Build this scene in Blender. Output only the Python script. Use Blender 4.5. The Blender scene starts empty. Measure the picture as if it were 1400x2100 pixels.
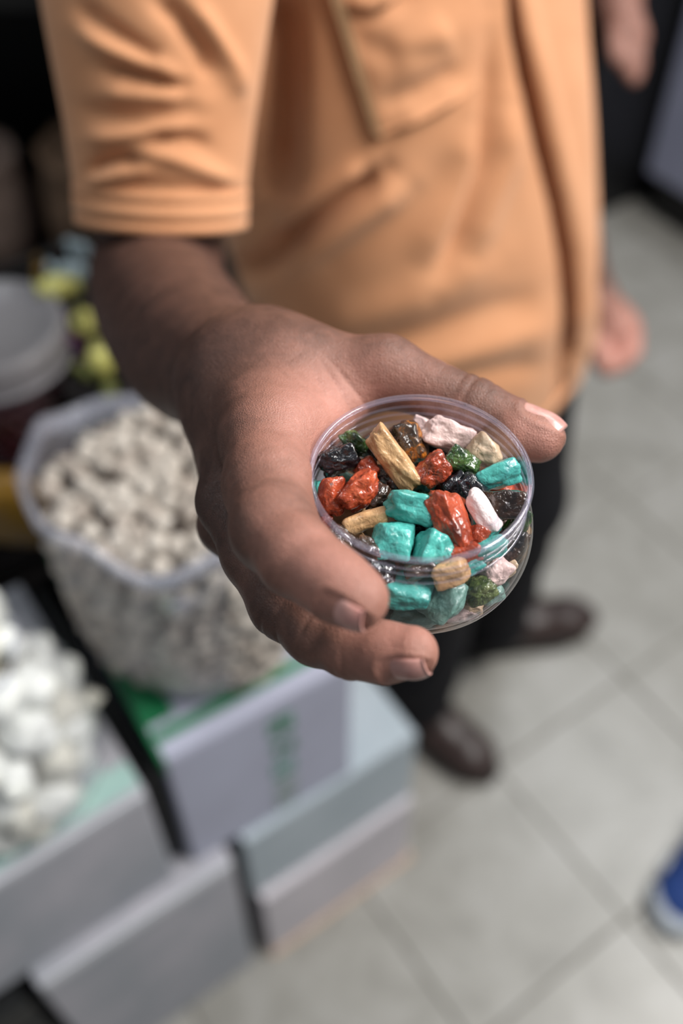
import bpy, bmesh, math, random
import numpy as np
from mathutils import Vector, Matrix, noise as mnoise

# ------------------------------------------------------------------ camera, light, exposure
FPX, CAM_H, PITCH = 2042.0, 1.55, math.radians(50.0)
CP, SP = math.cos(PITCH), math.sin(PITCH)
scene = bpy.context.scene
COL = scene.collection
cam_data = bpy.data.cameras.new('camera')
cam_data.sensor_fit = 'VERTICAL'
cam_data.sensor_height = 36.0
cam_data.sensor_width = 24.0
cam_data.lens = FPX / 2100.0 * 36.0
cam_data.clip_start = 0.02
cam_data.dof.use_dof = True
cam_data.dof.focus_distance = 0.326
cam_data.dof.aperture_fstop = 3.6
camera = bpy.data.objects.new('camera', cam_data)
COL.objects.link(camera)
camera.location = (0, 0, CAM_H)
camera.rotation_euler = (math.radians(90) - PITCH, 0, 0)
scene.camera = camera

world = bpy.data.worlds.new('shop_ambient')
scene.world = world
world.use_nodes = True
world.node_tree.nodes['Background'].inputs[0].default_value = (0.86, 0.93, 1.0, 1)
world.node_tree.nodes['Background'].inputs[1].default_value = 0.20

def area_light(name, loc, target, size, power, color):
    l = bpy.data.lights.new(name, 'AREA')
    l.shape = 'RECTANGLE'
    l.size, l.size_y = size
    l.energy = power
    l.color = color
    o = bpy.data.objects.new(name, l)
    COL.objects.link(o)
    o.location = loc
    o.rotation_euler = (Vector(target) - Vector(loc)).to_track_quat('-Z', 'Y').to_euler()
    return o
area_light('ceiling_tube_front', (1.30, 0.42, 2.60), (0.2, 0.6, 0.9), (1.3, 0.25), 62, (1.0, 0.97, 0.93))
area_light('ceiling_tube_side', (-0.9, 0.5, 2.8), (-0.5, 0.7, 0.9), (1.3, 0.25), 7, (0.93, 0.97, 1.0))
area_light('ceiling_tube_back', (1.3, 1.9, 2.85), (0.8, 1.5, 0), (1.3, 0.25), 26, (0.95, 0.98, 1.0))

scene.view_settings.view_transform = 'Standard'
scene.view_settings.look = 'None'
scene.view_settings.gamma = 1.0
scene.view_settings.use_curve_mapping = False
scene.view_settings.exposure = 0.14
scene.cycles.transparent_max_bounces = 32

# ------------------------------------------------------------------ maths helpers
CAM = np.array([0, 0, CAM_H])
def ray(px, py):
    u = (px - 700) / FPX
    v = (1050 - py) / FPX
    return np.array([u, CP + v * SP, -SP + v * CP])
def P(px, py, d):
    return CAM + ray(px, py) * d
def atz(px, py, z):
    r = ray(px, py)
    return CAM + r * ((z - CAM_H) / r[2])
def aty(px, py, y):
    r = ray(px, py)
    return CAM + r * (y / r[1])
def project(W):
    W = np.asarray(W, float) - CAM
    d = W[..., 1] * CP - W[..., 2] * SP
    up = W[..., 1] * SP + W[..., 2] * CP
    return 700 + W[..., 0] / d * FPX, 1050 - up / d * FPX, d
def unit(v):
    v = np.asarray(v, float)
    return v / np.linalg.norm(v)
rng = np.random.default_rng(7)
random.seed(7)

def smin(a, b, k):
    h = np.clip(0.5 + 0.5 * (b - a) / k, 0, 1)
    return b + (a - b) * h - k * h * (1 - h)
def cone(p, a, b, ra, rb):
    a = np.asarray(a, float); b = np.asarray(b, float)
    ab = b - a
    t = np.clip(((p - a) @ ab) / (ab @ ab), 0, 1)
    q = p - a - t[..., None] * ab
    return np.sqrt((q * q).sum(-1)) - (ra + (rb - ra) * t)
def ellipsoid(p, c, r, R=None):
    q = p - np.asarray(c, float)
    if R is not None:
        q = q @ R
    r = np.asarray(r, float)
    k0 = np.sqrt(((q / r) ** 2).sum(-1))
    k1 = np.sqrt(((q / (r * r)) ** 2).sum(-1)) + 1e-9
    return k0 * (k0 - 1) / k1
def chain(p, pts, k):
    d = None
    for (a, ra), (b, rb) in zip(pts[:-1], pts[1:]):
        c = cone(p, a, b, ra, rb)
        d = c if d is None else smin(d, c, k)
    return d

def spline(pts, n):
    """Catmull-Rom through (point, radius) pairs."""
    A = np.array([list(q) + [r] for q, r in pts]); A = np.concatenate([[2 * A[0] - A[1]], A, [2 * A[-1] - A[-2]]])
    out = []
    for i in range(1, len(A) - 2):
        for t in np.linspace(0, 1, n, endpoint=False):
            a, b, c, d = A[i - 1], A[i], A[i + 1], A[i + 2]
            out.append(.5 * (2 * b + (c - a) * t + (2 * a - 5 * b + 4 * c - d) * t * t + (3 * b - a - 3 * c + d) * t ** 3))
    out.append(A[-2])
    return [(q[:3], q[3]) for q in out]
def schain(p, pts, n=4, k=.0015):
    return chain(p, spline(pts, n), k)

def sdf_mesh(f, lo, hi, h, block=16):
    """Sparse surface nets of the solid f(p) < 0: vertices and quads."""
    lo = np.asarray(lo, float); hi = np.asarray(hi, float)
    nb = np.maximum(1, np.ceil((hi - lo) / (h * block)).astype(int))
    n = nb * block
    bi = np.stack(np.meshgrid(*[np.arange(k) for k in nb], indexing='ij'), -1).reshape(-1, 3)
    cen = lo + (bi + 0.5) * block * h
    dc = f(cen)
    V = np.ones(tuple(n), np.float32)
    neg = bi[dc < 0]
    for b in neg:
        s = b * block
        V[s[0]:s[0] + block, s[1]:s[1] + block, s[2]:s[2] + block] = -1
    act = bi[np.abs(dc) < block * h * 0.95]
    loc = np.stack(np.meshgrid(*[np.arange(block)] * 3, indexing='ij'), -1).reshape(-1, 3)
    for i in range(0, len(act), 24):
        part = act[i:i + 24]
        idx = (part[:, None, :] * block + loc[None]).reshape(-1, 3)
        V[idx[:, 0], idx[:, 1], idx[:, 2]] = f(lo + idx * h)
    S = (V < 0)
    cnt = np.zeros(tuple(n - 1), np.uint8)
    for dx in (0, 1):
        for dy in (0, 1):
            for dz in (0, 1):
                cnt += S[dx:n[0] - 1 + dx, dy:n[1] - 1 + dy, dz:n[2] - 1 + dz]
    cells = np.argwhere((cnt > 0) & (cnt < 8))
    vid = np.full(tuple(n - 1), -1, np.int32)
    vid[cells[:, 0], cells[:, 1], cells[:, 2]] = np.arange(len(cells))
    corner = np.array([(x, y, z) for x in (0, 1) for y in (0, 1) for z in (0, 1)])
    cv = np.stack([V[cells[:, 0] + c[0], cells[:, 1] + c[1], cells[:, 2] + c[2]] for c in corner], 1)
    acc = np.zeros((len(cells), 3)); num = np.zeros(len(cells))
    for i in range(8):
        for j in range(i + 1, 8):
            if np.abs(corner[i] - corner[j]).sum() != 1:
                continue
            a, b = cv[:, i], cv[:, j]
            m = (a < 0) != (b < 0)
            t = np.where(m, a / np.where(m, a - b, 1), 0)
            pt = corner[i] + t[:, None] * (corner[j] - corner[i])
            acc += np.where(m[:, None], pt, 0); num += m
    verts = lo + (cells + acc / num[:, None]) * h
    faces = []
    for ax in range(3):
        a1, a2 = (ax + 1) % 3, (ax + 2) % 3
        sl0 = [slice(1, n[k] - 1) for k in range(3)]; sl1 = list(sl0)
        sl0[ax] = slice(0, n[ax] - 1); sl1[ax] = slice(1, n[ax])
        A, B = S[tuple(sl0)], S[tuple(sl1)]
        e = np.argwhere(A != B)
        if not len(e):
            continue
        flip = A[e[:, 0], e[:, 1], e[:, 2]]
        off = np.ones(3, int); off[ax] = 0
        c0 = e + off
        def vi(d1, d2):
            c = c0.copy(); c[:, a1] -= d1; c[:, a2] -= d2
            return vid[c[:, 0], c[:, 1], c[:, 2]]
        q = np.stack([vi(1, 1), vi(0, 1), vi(0, 0), vi(1, 0)], 1)
        q = np.where(flip[:, None], q, q[:, ::-1])
        faces.append(q)
    faces = np.concatenate(faces)
    faces = faces[(faces >= 0).all(1)]
    return verts, faces

def mesh_np(name, verts, faces, smooth=True):
    me = bpy.data.meshes.new(name)
    verts = np.asarray(verts, np.float32); faces = np.asarray(faces, np.int32)
    nf, k = faces.shape
    me.vertices.add(len(verts)); me.vertices.foreach_set('co', verts.ravel())
    me.loops.add(nf * k); me.loops.foreach_set('vertex_index', faces.ravel())
    me.polygons.add(nf)
    me.polygons.foreach_set('loop_start', np.arange(0, nf * k, k, dtype=np.int32))
    me.polygons.foreach_set('loop_total', np.full(nf, k, np.int32))
    me.update(calc_edges=True); me.validate()
    if smooth:
        me.polygons.foreach_set('use_smooth', np.ones(len(me.polygons), bool))
    return me
def mesh_py(name, verts, faces, smooth=True):
    me = bpy.data.meshes.new(name)
    me.from_pydata([tuple(map(float, v)) for v in verts], [], [tuple(map(int, f)) for f in faces])
    me.update()
    if smooth:
        me.polygons.foreach_set('use_smooth', np.ones(len(me.polygons), bool))
    return me
def link(name, me, mat=None, parent=None, loc=None, local=False):
    o = bpy.data.objects.new(name, me)
    COL.objects.link(o)
    if mat and me and not me.materials:
        me.materials.append(mat)
    if parent:
        o.parent = parent
        if not local and parent.type == 'EMPTY':
            o.matrix_parent_inverse = Matrix.Translation(-Vector(parent.location))
    if loc is not None:
        o.location = loc
    return o
def tag(o, label, cat, group=None):
    o['label'] = label; o['category'] = cat
    if group:
        o['group'] = group
    return o
def thing(name, loc, label, cat, group=None):
    o = bpy.data.objects.new(name, None)
    COL.objects.link(o)
    o.location = tuple(map(float, loc)); o.empty_display_size = 0.05
    return tag(o, label, cat, group)
def structure(o):
    o['kind'] = 'structure'
    return o

def loft(rings, close=True, cap0=False, cap1=False):
    m = len(rings[0]); V = np.concatenate(rings); F = []
    for i in range(len(rings) - 1):
        for j in range(m if close else m - 1):
            k = (j + 1) % m
            F.append((i * m + j, i * m + k, (i + 1) * m + k, (i + 1) * m + j))
    if cap0: F.append(tuple(range(m))[::-1])
    if cap1: F.append(tuple(range((len(rings) - 1) * m, len(rings) * m)))
    return V, F
def lathe(profile, n=64, c=(0, 0, 0)):
    t = np.linspace(0, 2 * math.pi, n, endpoint=False)
    rings = [np.stack([c[0] + r * np.cos(t), c[1] + r * np.sin(t), np.full(n, c[2] + z)], 1) for r, z in profile]
    return loft(rings)
def tube(pts, r, n=8):
    pts = [np.asarray(p, float) for p in pts]
    rings = []
    rr = r if hasattr(r, '__len__') else [r] * len(pts)
    for i, p in enumerate(pts):
        d = unit(pts[min(i + 1, len(pts) - 1)] - pts[max(i - 1, 0)])
        u = unit(np.cross(d, (0, 0, 1) if abs(d[2]) < .9 else (1, 0, 0))); v = np.cross(d, u)
        t = np.linspace(0, 2 * math.pi, n, endpoint=False)
        rings.append(p + rr[i] * (np.cos(t)[:, None] * u + np.sin(t)[:, None] * v))
    return loft(rings, cap0=True, cap1=True)
def box_mesh(name, size, bevel=0.004, seg=2):
    bm = bmesh.new()
    bmesh.ops.create_cube(bm, size=1)
    bmesh.ops.scale(bm, vec=size, verts=bm.verts)
    if bevel:
        bmesh.ops.bevel(bm, geom=bm.edges[:], offset=bevel, segments=seg, affect='EDGES', profile=.5)
    me = bpy.data.meshes.new(name); bm.to_mesh(me); bm.free()
    return me

# ------------------------------------------------------------------ materials
def srgb(r, g, b):
    f = lambda c: (c / 255 / 12.92) if c <= 10 else ((c / 255 + .055) / 1.055) ** 2.4
    return (f(r), f(g), f(b), 1)
def new_mat(name):
    m = bpy.data.materials.new(name); m.use_nodes = True
    nt = m.node_tree
    return m, nt, nt.nodes['Principled BSDF'], nt.nodes['Material Output']
def ramp(nt, fac, stops):
    r = nt.nodes.new('ShaderNodeValToRGB')
    el = r.color_ramp.elements
    while len(el) < len(stops):
        el.new(0.5)
    for e, (p, c) in zip(el, stops):
        e.position = p; e.color = c
    nt.links.new(fac, r.inputs[0])
    return r.outputs[0]
def coords(nt, kind='Object'):
    return nt.nodes.new('ShaderNodeTexCoord').outputs[kind]
def noise_tex(nt, vec, scale, detail=4, rough=.6, dist=0):
    n = nt.nodes.new('ShaderNodeTexNoise')
    n.inputs['Scale'].default_value = scale; n.inputs['Detail'].default_value = detail
    n.inputs['Roughness'].default_value = rough; n.inputs['Distortion'].default_value = dist
    nt.links.new(vec, n.inputs['Vector'])
    return n.outputs[0]
def bump(nt, bsdf, height, strength, dist):
    b = nt.nodes.new('ShaderNodeBump')
    b.inputs['Strength'].default_value = strength; b.inputs['Distance'].default_value = dist
    nt.links.new(height, b.inputs['Height']); nt.links.new(b.outputs[0], bsdf.inputs['Normal'])
    return b
def simple(name, c0, c1=None, scale=30, rough=.6, spec=.5, bscale=None, bstr=.2, bdist=.002, coat=0, coat_rough=.05, kind='Object', lohi=(.35, .65), detail=4):
    m, nt, b, out = new_mat(name)
    b.inputs['Roughness'].default_value = rough
    b.inputs['Specular IOR Level'].default_value = spec
    b.inputs['Coat Weight'].default_value = coat
    b.inputs['Coat Roughness'].default_value = coat_rough
    if c1 is None:
        b.inputs['Base Color'].default_value = c0
    if c1 is not None or bscale:
        v = coords(nt, kind)
    if c1 is not None:
        nt.links.new(ramp(nt, noise_tex(nt, v, scale, detail), [(lohi[0], c0), (lohi[1], c1)]), b.inputs['Base Color'])
    if bscale:
        bump(nt, b, noise_tex(nt, v, bscale, 3), bstr, bdist)
    return m
def clear_plastic(name, tint=(1, 1, 1, 1), rough=.03, ior=1.5, milk=0.0, milk_col=(.8, .82, .88, 1), bscale=None, bdist=.002, bstr=.4, gloss=1.0, edge=1.0):
    m, nt, b, out = new_mat(name)
    nt.nodes.remove(b)
    tr = nt.nodes.new('ShaderNodeBsdfTransparent'); tr.inputs[0].default_value = tint
    gl = nt.nodes.new('ShaderNodeBsdfGlossy'); gl.inputs['Roughness'].default_value = rough
    gl.inputs[0].default_value = (gloss, gloss, gloss, 1)
    fr = nt.nodes.new('ShaderNodeLayerWeight'); fr.inputs['Blend'].default_value = .5
    pw = nt.nodes.new('ShaderNodeMath'); pw.operation = 'POWER'; pw.inputs[1].default_value = 5.0
    nt.links.new(fr.outputs['Facing'], pw.inputs[0])
    ma = nt.nodes.new('ShaderNodeMath'); ma.operation = 'MULTIPLY_ADD'; ma.use_clamp = True
    f0 = ((ior - 1) / (ior + 1)) ** 2
    nt.links.new(pw.outputs[0], ma.inputs[0]); ma.inputs[1].default_value = edge - f0; ma.inputs[2].default_value = f0
    mx = nt.nodes.new('ShaderNodeMixShader')
    nt.links.new(ma.outputs[0], mx.inputs[0]); nt.links.new(tr.outputs[0], mx.inputs[1]); nt.links.new(gl.outputs[0], mx.inputs[2])
    last = mx
    if milk:
        df = nt.nodes.new('ShaderNodeBsdfDiffuse'); df.inputs[0].default_value = milk_col
        m2 = nt.nodes.new('ShaderNodeMixShader'); m2.inputs[0].default_value = milk
        nt.links.new(mx.outputs[0], m2.inputs[1]); nt.links.new(df.outputs[0], m2.inputs[2]); last = m2
    if bscale:
        bp = nt.nodes.new('ShaderNodeBump'); bp.inputs['Strength'].default_value = bstr; bp.inputs['Distance'].default_value = bdist
        nt.links.new(noise_tex(nt, coords(nt), bscale, 3, dist=1.0), bp.inputs['Height'])
        nt.links.new(bp.outputs[0], gl.inputs['Normal']); nt.links.new(bp.outputs[0], fr.inputs['Normal'])
    nt.links.new(last.outputs[0], out.inputs[0])
    return m
def skin_mat(name):
    """Skin whose pigment follows the 'pal' attribute: 0 brown back of arm and hand, 1 pink palm and fingertips."""
    m, nt, b, out = new_mat(name)
    v = coords(nt)
    at = nt.nodes.new('ShaderNodeAttribute'); at.attribute_name = 'pal'
    n1 = noise_tex(nt, v, 75, 8, .72, .4)
    add = nt.nodes.new('ShaderNodeMath'); add.operation = 'MULTIPLY_ADD'
    nt.links.new(n1, add.inputs[0]); add.inputs[1].default_value = .55
    sub = nt.nodes.new('ShaderNodeMath'); sub.operation = 'SUBTRACT'
    nt.links.new(at.outputs['Fac'], sub.inputs[0]); sub.inputs[1].default_value = .275
    nt.links.new(sub.outputs[0], add.inputs[2])
    c = ramp(nt, add.outputs[0], [(0.0, srgb(70, 48, 41)), (.22, srgb(104, 73, 62)), (.45, srgb(147, 103, 89)), (.75, srgb(182, 128, 114)), (1.0, srgb(192, 118, 106))])
    nt.links.new(c, b.inputs['Base Color'])
    b.inputs['Roughness'].default_value = .46
    b.inputs['Specular IOR Level'].default_value = .4
    b.inputs['Subsurface Weight'].default_value = .12
    b.inputs['Subsurface Radius'].default_value = (.006, .0025, .0015)
    b.inputs['Subsurface Scale'].default_value = .6
    vo = nt.nodes.new('ShaderNodeTexVoronoi'); vo.inputs['Scale'].default_value = 1100; vo.feature = 'DISTANCE_TO_EDGE'
    nt.links.new(v, vo.inputs['Vector'])
    n2 = noise_tex(nt, v, 520, 5, .7, .5)
    mm = nt.nodes.new('ShaderNodeMath'); mm.operation = 'MULTIPLY_ADD'
    nt.links.new(vo.outputs['Distance'], mm.inputs[0]); mm.inputs[1].default_value = .8; nt.links.new(n2, mm.inputs[2])
    bump(nt, b, mm.outputs[0], .6, .0007)
    return m

# ------------------------------------------------------------------ floor of square tiles, dark back of the shop
TA = math.radians(35)
AV = np.array([-math.sin(TA), math.cos(TA), 0.0])      # tile row direction, away from the camera to the left
BV = np.array([math.cos(TA), math.sin(TA), 0.0])       # to the right
ROT_AB = math.atan2(BV[1], BV[0])
def ab(a, b, z=0.0):
    v = AV * a + BV * b
    return np.array([v[0], v[1], z])

M_grout = simple('grout', srgb(112, 109, 102), srgb(124, 121, 114), 20, .9)
def tile_mat():
    m, nt, b, out = new_mat('floor_tile_glaze')
    v = coords(nt)
    oi = nt.nodes.new('ShaderNodeObjectInfo')
    ad = nt.nodes.new('ShaderNodeVectorMath'); ad.operation = 'ADD'
    nt.links.new(v, ad.inputs[0]); nt.links.new(oi.outputs['Location'], ad.inputs[1])
    c = ramp(nt, noise_tex(nt, ad.outputs[0], 9, 6, .7, .6), [(.3, srgb(126, 124, 118)), (.5, srgb(146, 144, 138)), (.7, srgb(158, 156, 152))])
    nt.links.new(c, b.inputs['Base Color'])
    b.inputs['Roughness'].default_value = .34
    bump(nt, b, noise_tex(nt, ad.outputs[0], 40, 3), .08, .002)
    return m
M_tile = tile_mat()
floor = structure(link('floor', box_mesh('floor', (7, 7, .05), 0), M_grout, loc=(0.6, 2.2, -.028)))
tile_me = box_mesh('tile', (.2965, .2965, .012), .0015, 1)
tile_me.materials.append(M_tile)
for i in range(-6, 14):
    for j in range(-6, 14):
        c = ab(.16 + .15 + .30 * i, .337 + .15 + .30 * j, -.006)
        px, py, d = project(c)
        if d < .3 or px < -500 or px > 1900 or py < -250 or py > 2500:
            continue
        t = link('tile', tile_me, None, floor)
        t.location = Vector(c) - floor.location
        t.location.z += rng.uniform(-.0006, .0006)
        t.rotation_euler = (0, 0, ROT_AB)
M_dark_wall = simple('dark_shop_wall', srgb(38, 36, 36), srgb(26, 25, 26), 3, .8)
structure(link('wall_back', box_mesh('wall_back', (7, .08, 3), 0), M_dark_wall, loc=(.6, 4.6, 1.5)))

# ------------------------------------------------------------------ the man: skeleton points
def H(px, py, d): return P(px, py, d)
JAR_R, JAR_H = .0360, .0475
JAR_C = P(862, 968, .318)                      # centre of the rim plane
def jar_radius(z):                             # outer radius z below the rim
    return np.interp(z, [-.001, .010, .0115, .0132, .0155, .018, .021, .024, .027, .030, .033, .036, .039, .0418, .044, .046, .0472, .0475],
                        [.0357, .0350, .0352, .0360, .0373, .0382, .0388, .0392, .0393, .0391, .0386, .0377, .0363, .0343, .0322, .0293, .0265, .0250])
def jar_sdf(p):
    q = p - JAR_C
    r = np.hypot(q[..., 0], q[..., 1]); z = -q[..., 2]
    dr = r - jar_radius(np.clip(z, -.001, JAR_H))
    dz = np.maximum(z - JAR_H, -.002 - z)
    return np.where(dz > 0, np.hypot(np.maximum(dr, 0), dz), np.maximum(dr * .92, dz))

elbow, fore1, fore2, wrist = H(324, 592, .652), H(384, 702, .52), H(462, 762, .44), H(527, 800, .392)
t_cmc, t_mcp, t_ip, t_tip = H(612, 772, .378), H(790, 760, .367), H(972, 836, .358), H(1098, 889, .351)
i_mcp, i_pip, i_dip, i_tip = H(550, 905, .340), H(562, 1085, .300), H(668, 1184, .279), H(733, 1228, .272)
m_mcp, m_pip, m_dip, m_tip = H(472, 1028, .352), H(585, 1236, .322), H(722, 1326, .300), H(843, 1338, .289)
r_mcp, r_pip, r_dip, r_tip = H(470, 1075, .375), H(600, 1210, .358), H(715, 1268, .350), H(795, 1275, .349)
l_mcp, l_pip, l_dip, l_tip = H(500, 1095, .395), H(625, 1180, .390), H(715, 1212, .384), H(775, 1225, .381)
hem_c, arm_up, shoulder = P(332, 452, .650), P(322, 0, .60), np.array([-.10, .70, 1.405])

TOCAM = -ray(700, 1050)
DOWN = -np.array([0, SP, CP])                  # straight down in the picture
class Nail:
    def __init__(s, base, tip, r, n, length, width, shift):
        s.ax = unit(tip - base); s.n = unit(n - s.ax * (n @ s.ax)); s.b = np.cross(s.ax, s.n)
        s.c = tip + s.ax * shift; s.r = r; s.L = length; s.am = width / 2 / r
    def inside(s, p):
        q = p - s.c
        u = (q @ s.ax) / (s.L / 2); a = np.arctan2(q @ s.b, q @ s.n) / s.am
        k = (np.abs(u) ** 3.2 + np.abs(a) ** 3.2) ** (1 / 3.2)
        return k
    def mesh(s, name, mat, parent):
        V, F = [], []
        nu, na = 15, 13
        for th in (0, .0006):
            for i in range(nu):
                for j in range(na):
                    x, y = -1 + 2 * i / (nu - 1), -1 + 2 * j / (na - 1)
                    # square to rounded outline, rounder at the cuticle
                    ex = x * math.sqrt(max(0, 1 - .34 * y * y)) if x < 0 else x * (1 - .10 * y * y)
                    ey = y * math.sqrt(max(0, 1 - .22 * x * x)) if x < 0 else y
                    ang = ey * s.am * .97
                    rr = s.r + .0000 + th - .0004 * abs(ey) ** 3 - (.0022 * max(0, x) ** 2.2) - .0003 * max(0, -x) ** 4
                    V.append(s.c + s.ax * ex * s.L / 2 + rr * (math.cos(ang) * s.n + math.sin(ang) * s.b))
        N = nu * na
        g = lambda k, i, j: k * N + i * na + j
        for i in range(nu - 1):
            for j in range(na - 1):
                F.append((g(1, i, j), g(1, i, j + 1), g(1, i + 1, j + 1), g(1, i + 1, j)))
                F.append((g(0, i, j), g(0, i + 1, j), g(0, i + 1, j + 1), g(0, i, j + 1)))
        for i in range(nu - 1):
            for j in (0, na - 1):
                F.append((g(0, i, j), g(1, i, j), g(1, i + 1, j), g(0, i + 1, j)))
        for j in range(na - 1):
            for i in (0, nu - 1):
                F.append((g(0, i, j), g(0, i, j + 1), g(1, i, j + 1), g(1, i, j)))
        return link(name, mesh_py(name, V, F), mat, parent)
nails = [Nail(i_dip, i_tip, .0082, unit(TOCAM) * .74 + DOWN * .67, .0136, .0128, .0010),
         Nail(m_dip, m_tip, .0075, unit(TOCAM) * .70 + DOWN * .71, .0138, .0120, .0004),
         Nail(t_ip, t_tip, .0085, unit(TOCAM) * .30 - DOWN * .95, .0168, .0140, .0008)]

def crease(p, c, ax, w, amp, n=None, reach=.014):
    q = p - c
    s = q @ ax
    m = np.exp(-(s / w) ** 2) * np.exp(-((q * q).sum(-1) - s * s) / (reach * reach))
    if n is not None:
        m = m * np.clip(.25 + (q @ n) / (np.sqrt((q * q).sum(-1)) + 1e-6), 0, 1)
    return amp * m

th_ax = unit(t_tip - t_mcp); th_n = unit(-DOWN * .9 + unit(TOCAM) * .4)
CREASES = [(H(968, 800, .355), unit(t_tip - t_ip + .4 * (t_ip - t_mcp)), .0007, .0009, None, .010),
           (H(948, 790, .357), unit(t_ip - t_mcp), .0006, .0007, None, .009),
           (H(1000, 812, .354), unit(t_tip - t_ip), .0006, .0007, None, .008),
           (H(905, 775, .360), unit(t_ip - t_mcp), .0006, .0005, None, .008),
           (H(690, 800, .362), unit(H(720, 800, .36) - H(670, 830, .36)), .0009, .0010, None, .010),
           (H(715, 790, .360), unit(H(740, 790, .36) - H(690, 830, .36)), .0008, .0008, None, .010),
           (H(668, 835, .358), unit(H(700, 830, .36) - H(640, 850, .36)), .0010, .0011, None, .010),
           (H(705, 745, .372), unit(H(740, 745, .37) - H(700, 750, .372)), .0007, .0006, None, .008),
           (H(728, 752, .370), unit(H(760, 748, .37) - H(720, 752, .372)), .0007, .0007, None, .008),
           (H(750, 745, .369), unit(H(780, 745, .37) - H(740, 748, .372)), .0007, .0006, None, .008),
           (H(772, 742, .368), unit(H(800, 742, .37) - H(760, 744, .372)), .0007, .0006, None, .007),
           (H(600, 690, .40), unit(H(640, 720, .39) - H(580, 670, .41)), .0012, .0010, None, .016),
           (H(640, 1260, .300), unit(m_dip - m_pip), .0007, .0006, None, .012),
           (H(548, 1270, .315), unit(m_pip - m_mcp), .0008, .0007, None, .012),
           (H(575, 1300, .312), unit(m_dip - m_pip), .0007, .0006, None, .010),
           (H(690, 1375, .296), unit(m_dip - m_pip), .0006, .0005, None, .009),
           (H(715, 1370, .294), unit(m_tip - m_dip), .0006, .0005, None, .009)]
def right_arm_sdf(p):
    arm = schain(p, [(hem_c + (arm_up - hem_c) * .7, .046), (hem_c, .0400), (elbow, .0440), (fore1, .0378), (fore2, .0285), (wrist, .0250)], 6, .002)
    # the flat of the wrist
    arm = smin(arm, cone(p, H(560, 745, .405), H(480, 850, .412), .0175, .0150), .012)
    palm = cone(p, wrist, i_mcp, .0250, .0160)
    for q, r in ((m_mcp, .0112), (r_mcp, .011), (l_mcp, .010)):
        palm = smin(palm, cone(p, wrist, q, .0235, r), .010)
    palm = smin(palm, cone(p, wrist, t_cmc, .0220, .0190), .012)
    palm = smin(palm, cone(p, t_cmc, t_mcp, .0180, .0122), .010)
    palm = smin(palm, cone(p, H(590, 800, .372), H(592, 880, .348), .0150, .0130), .012)
    web = cone(p, H(735, 800, .368), H(625, 890, .352), .0075, .0085)
    palm = smin(palm, web, .012)
    hand = smin(arm, palm, .018)
    thumb = chain(p, [(t_mcp, .0122), (t_ip, .0101), (t_tip, .0090)], .004)
    thumb = smin(thumb, cone(p, H(1060, 892, .350), H(1106, 898, .349), .0082, .0082), .004)
    hand = smin(hand, thumb, .006)
    idx = chain(p, spline([(i_mcp, .0155), (i_pip, .0130), (i_dip, .0098), (i_tip, .0086)], 2), .004)
    mid = chain(p, spline([(m_mcp, .0112), (m_pip, .0114), (m_dip, .0093), (m_tip, .0079)], 2), .004)
    ring = chain(p, [(r_mcp, .011), (r_pip, .0098), (r_dip, .0085), (r_tip, .0075)], .005)
    lit = chain(p, [(l_mcp, .010), (l_pip, .0086), (l_dip, .0076), (l_tip, .0068)], .005)
    fingers = smin(smin(smin(idx, mid, .0016), ring, .0016), lit, .0016)
    hand = smin(hand, fingers, .0055)
    for c, ax, w, amp, n, reach in CREASES:
        hand = hand + crease(p, c, ax, w, amp, n, reach)
    for nl in nails:
        k = nl.inside(p)
        q = p - nl.c
        front = (q @ nl.n) > 0
        hand = hand + np.where(front & (np.abs(q @ nl.ax) < nl.L), .0007 / (1 + np.exp((k - 1.0) / .035)), 0)
        hand = hand - np.where(front & (np.abs(q @ nl.ax) < nl.L), .00035 * np.exp(-((k - 1.17) / .12) ** 2), 0)
    hand = np.maximum(hand, -(jar_sdf(p) - .0002))
    cut = (p - (hem_c + (arm_up - hem_c) * .55)) @ unit(arm_up - hem_c)
    return np.maximum(hand, cut)

FACE = math.radians(48)
FWD = np.array([math.sin(FACE), -math.cos(FACE), 0.0]); LEFT = np.array([math.cos(FACE), math.sin(FACE), 0.0])
def torso_c(z):
    return np.stack([np.interp(z, [.76, .89, .98, 1.25, 1.42], [.112, .094, .076, .018, .0]) * np.ones_like(z),
                     .88 + 0 * z, z], -1)
neck, head_c = np.array([.0, .88, 1.50]), np.array([-.01, .865, 1.665])
Lsh, Lel, Lwr = torso_c(np.array(1.36)) + LEFT * .175, P(1105, 180, 1.16), P(1212, 605, 1.31)
foot_R0, foot_R1 = atz(835, 1445, .05), atz(975, 1555, .03)
foot_L0, foot_L1 = atz(1000, 1300, .05), atz(1165, 1268, .03)
hip_R, hip_L = np.array([.12, .88, .86]) - LEFT * .085, np.array([.12, .88, .86]) + LEFT * .085
ank_R, ank_L = atz(845, 1430, .10), atz(1000, 1285, .10)
knee_R, knee_L = (hip_R + ank_R) / 2 + FWD * .03, (hip_L + ank_L) / 2 + FWD * .03
lh = lambda px, py, d: P(px, py, d)
LH_D = 1.29
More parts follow.
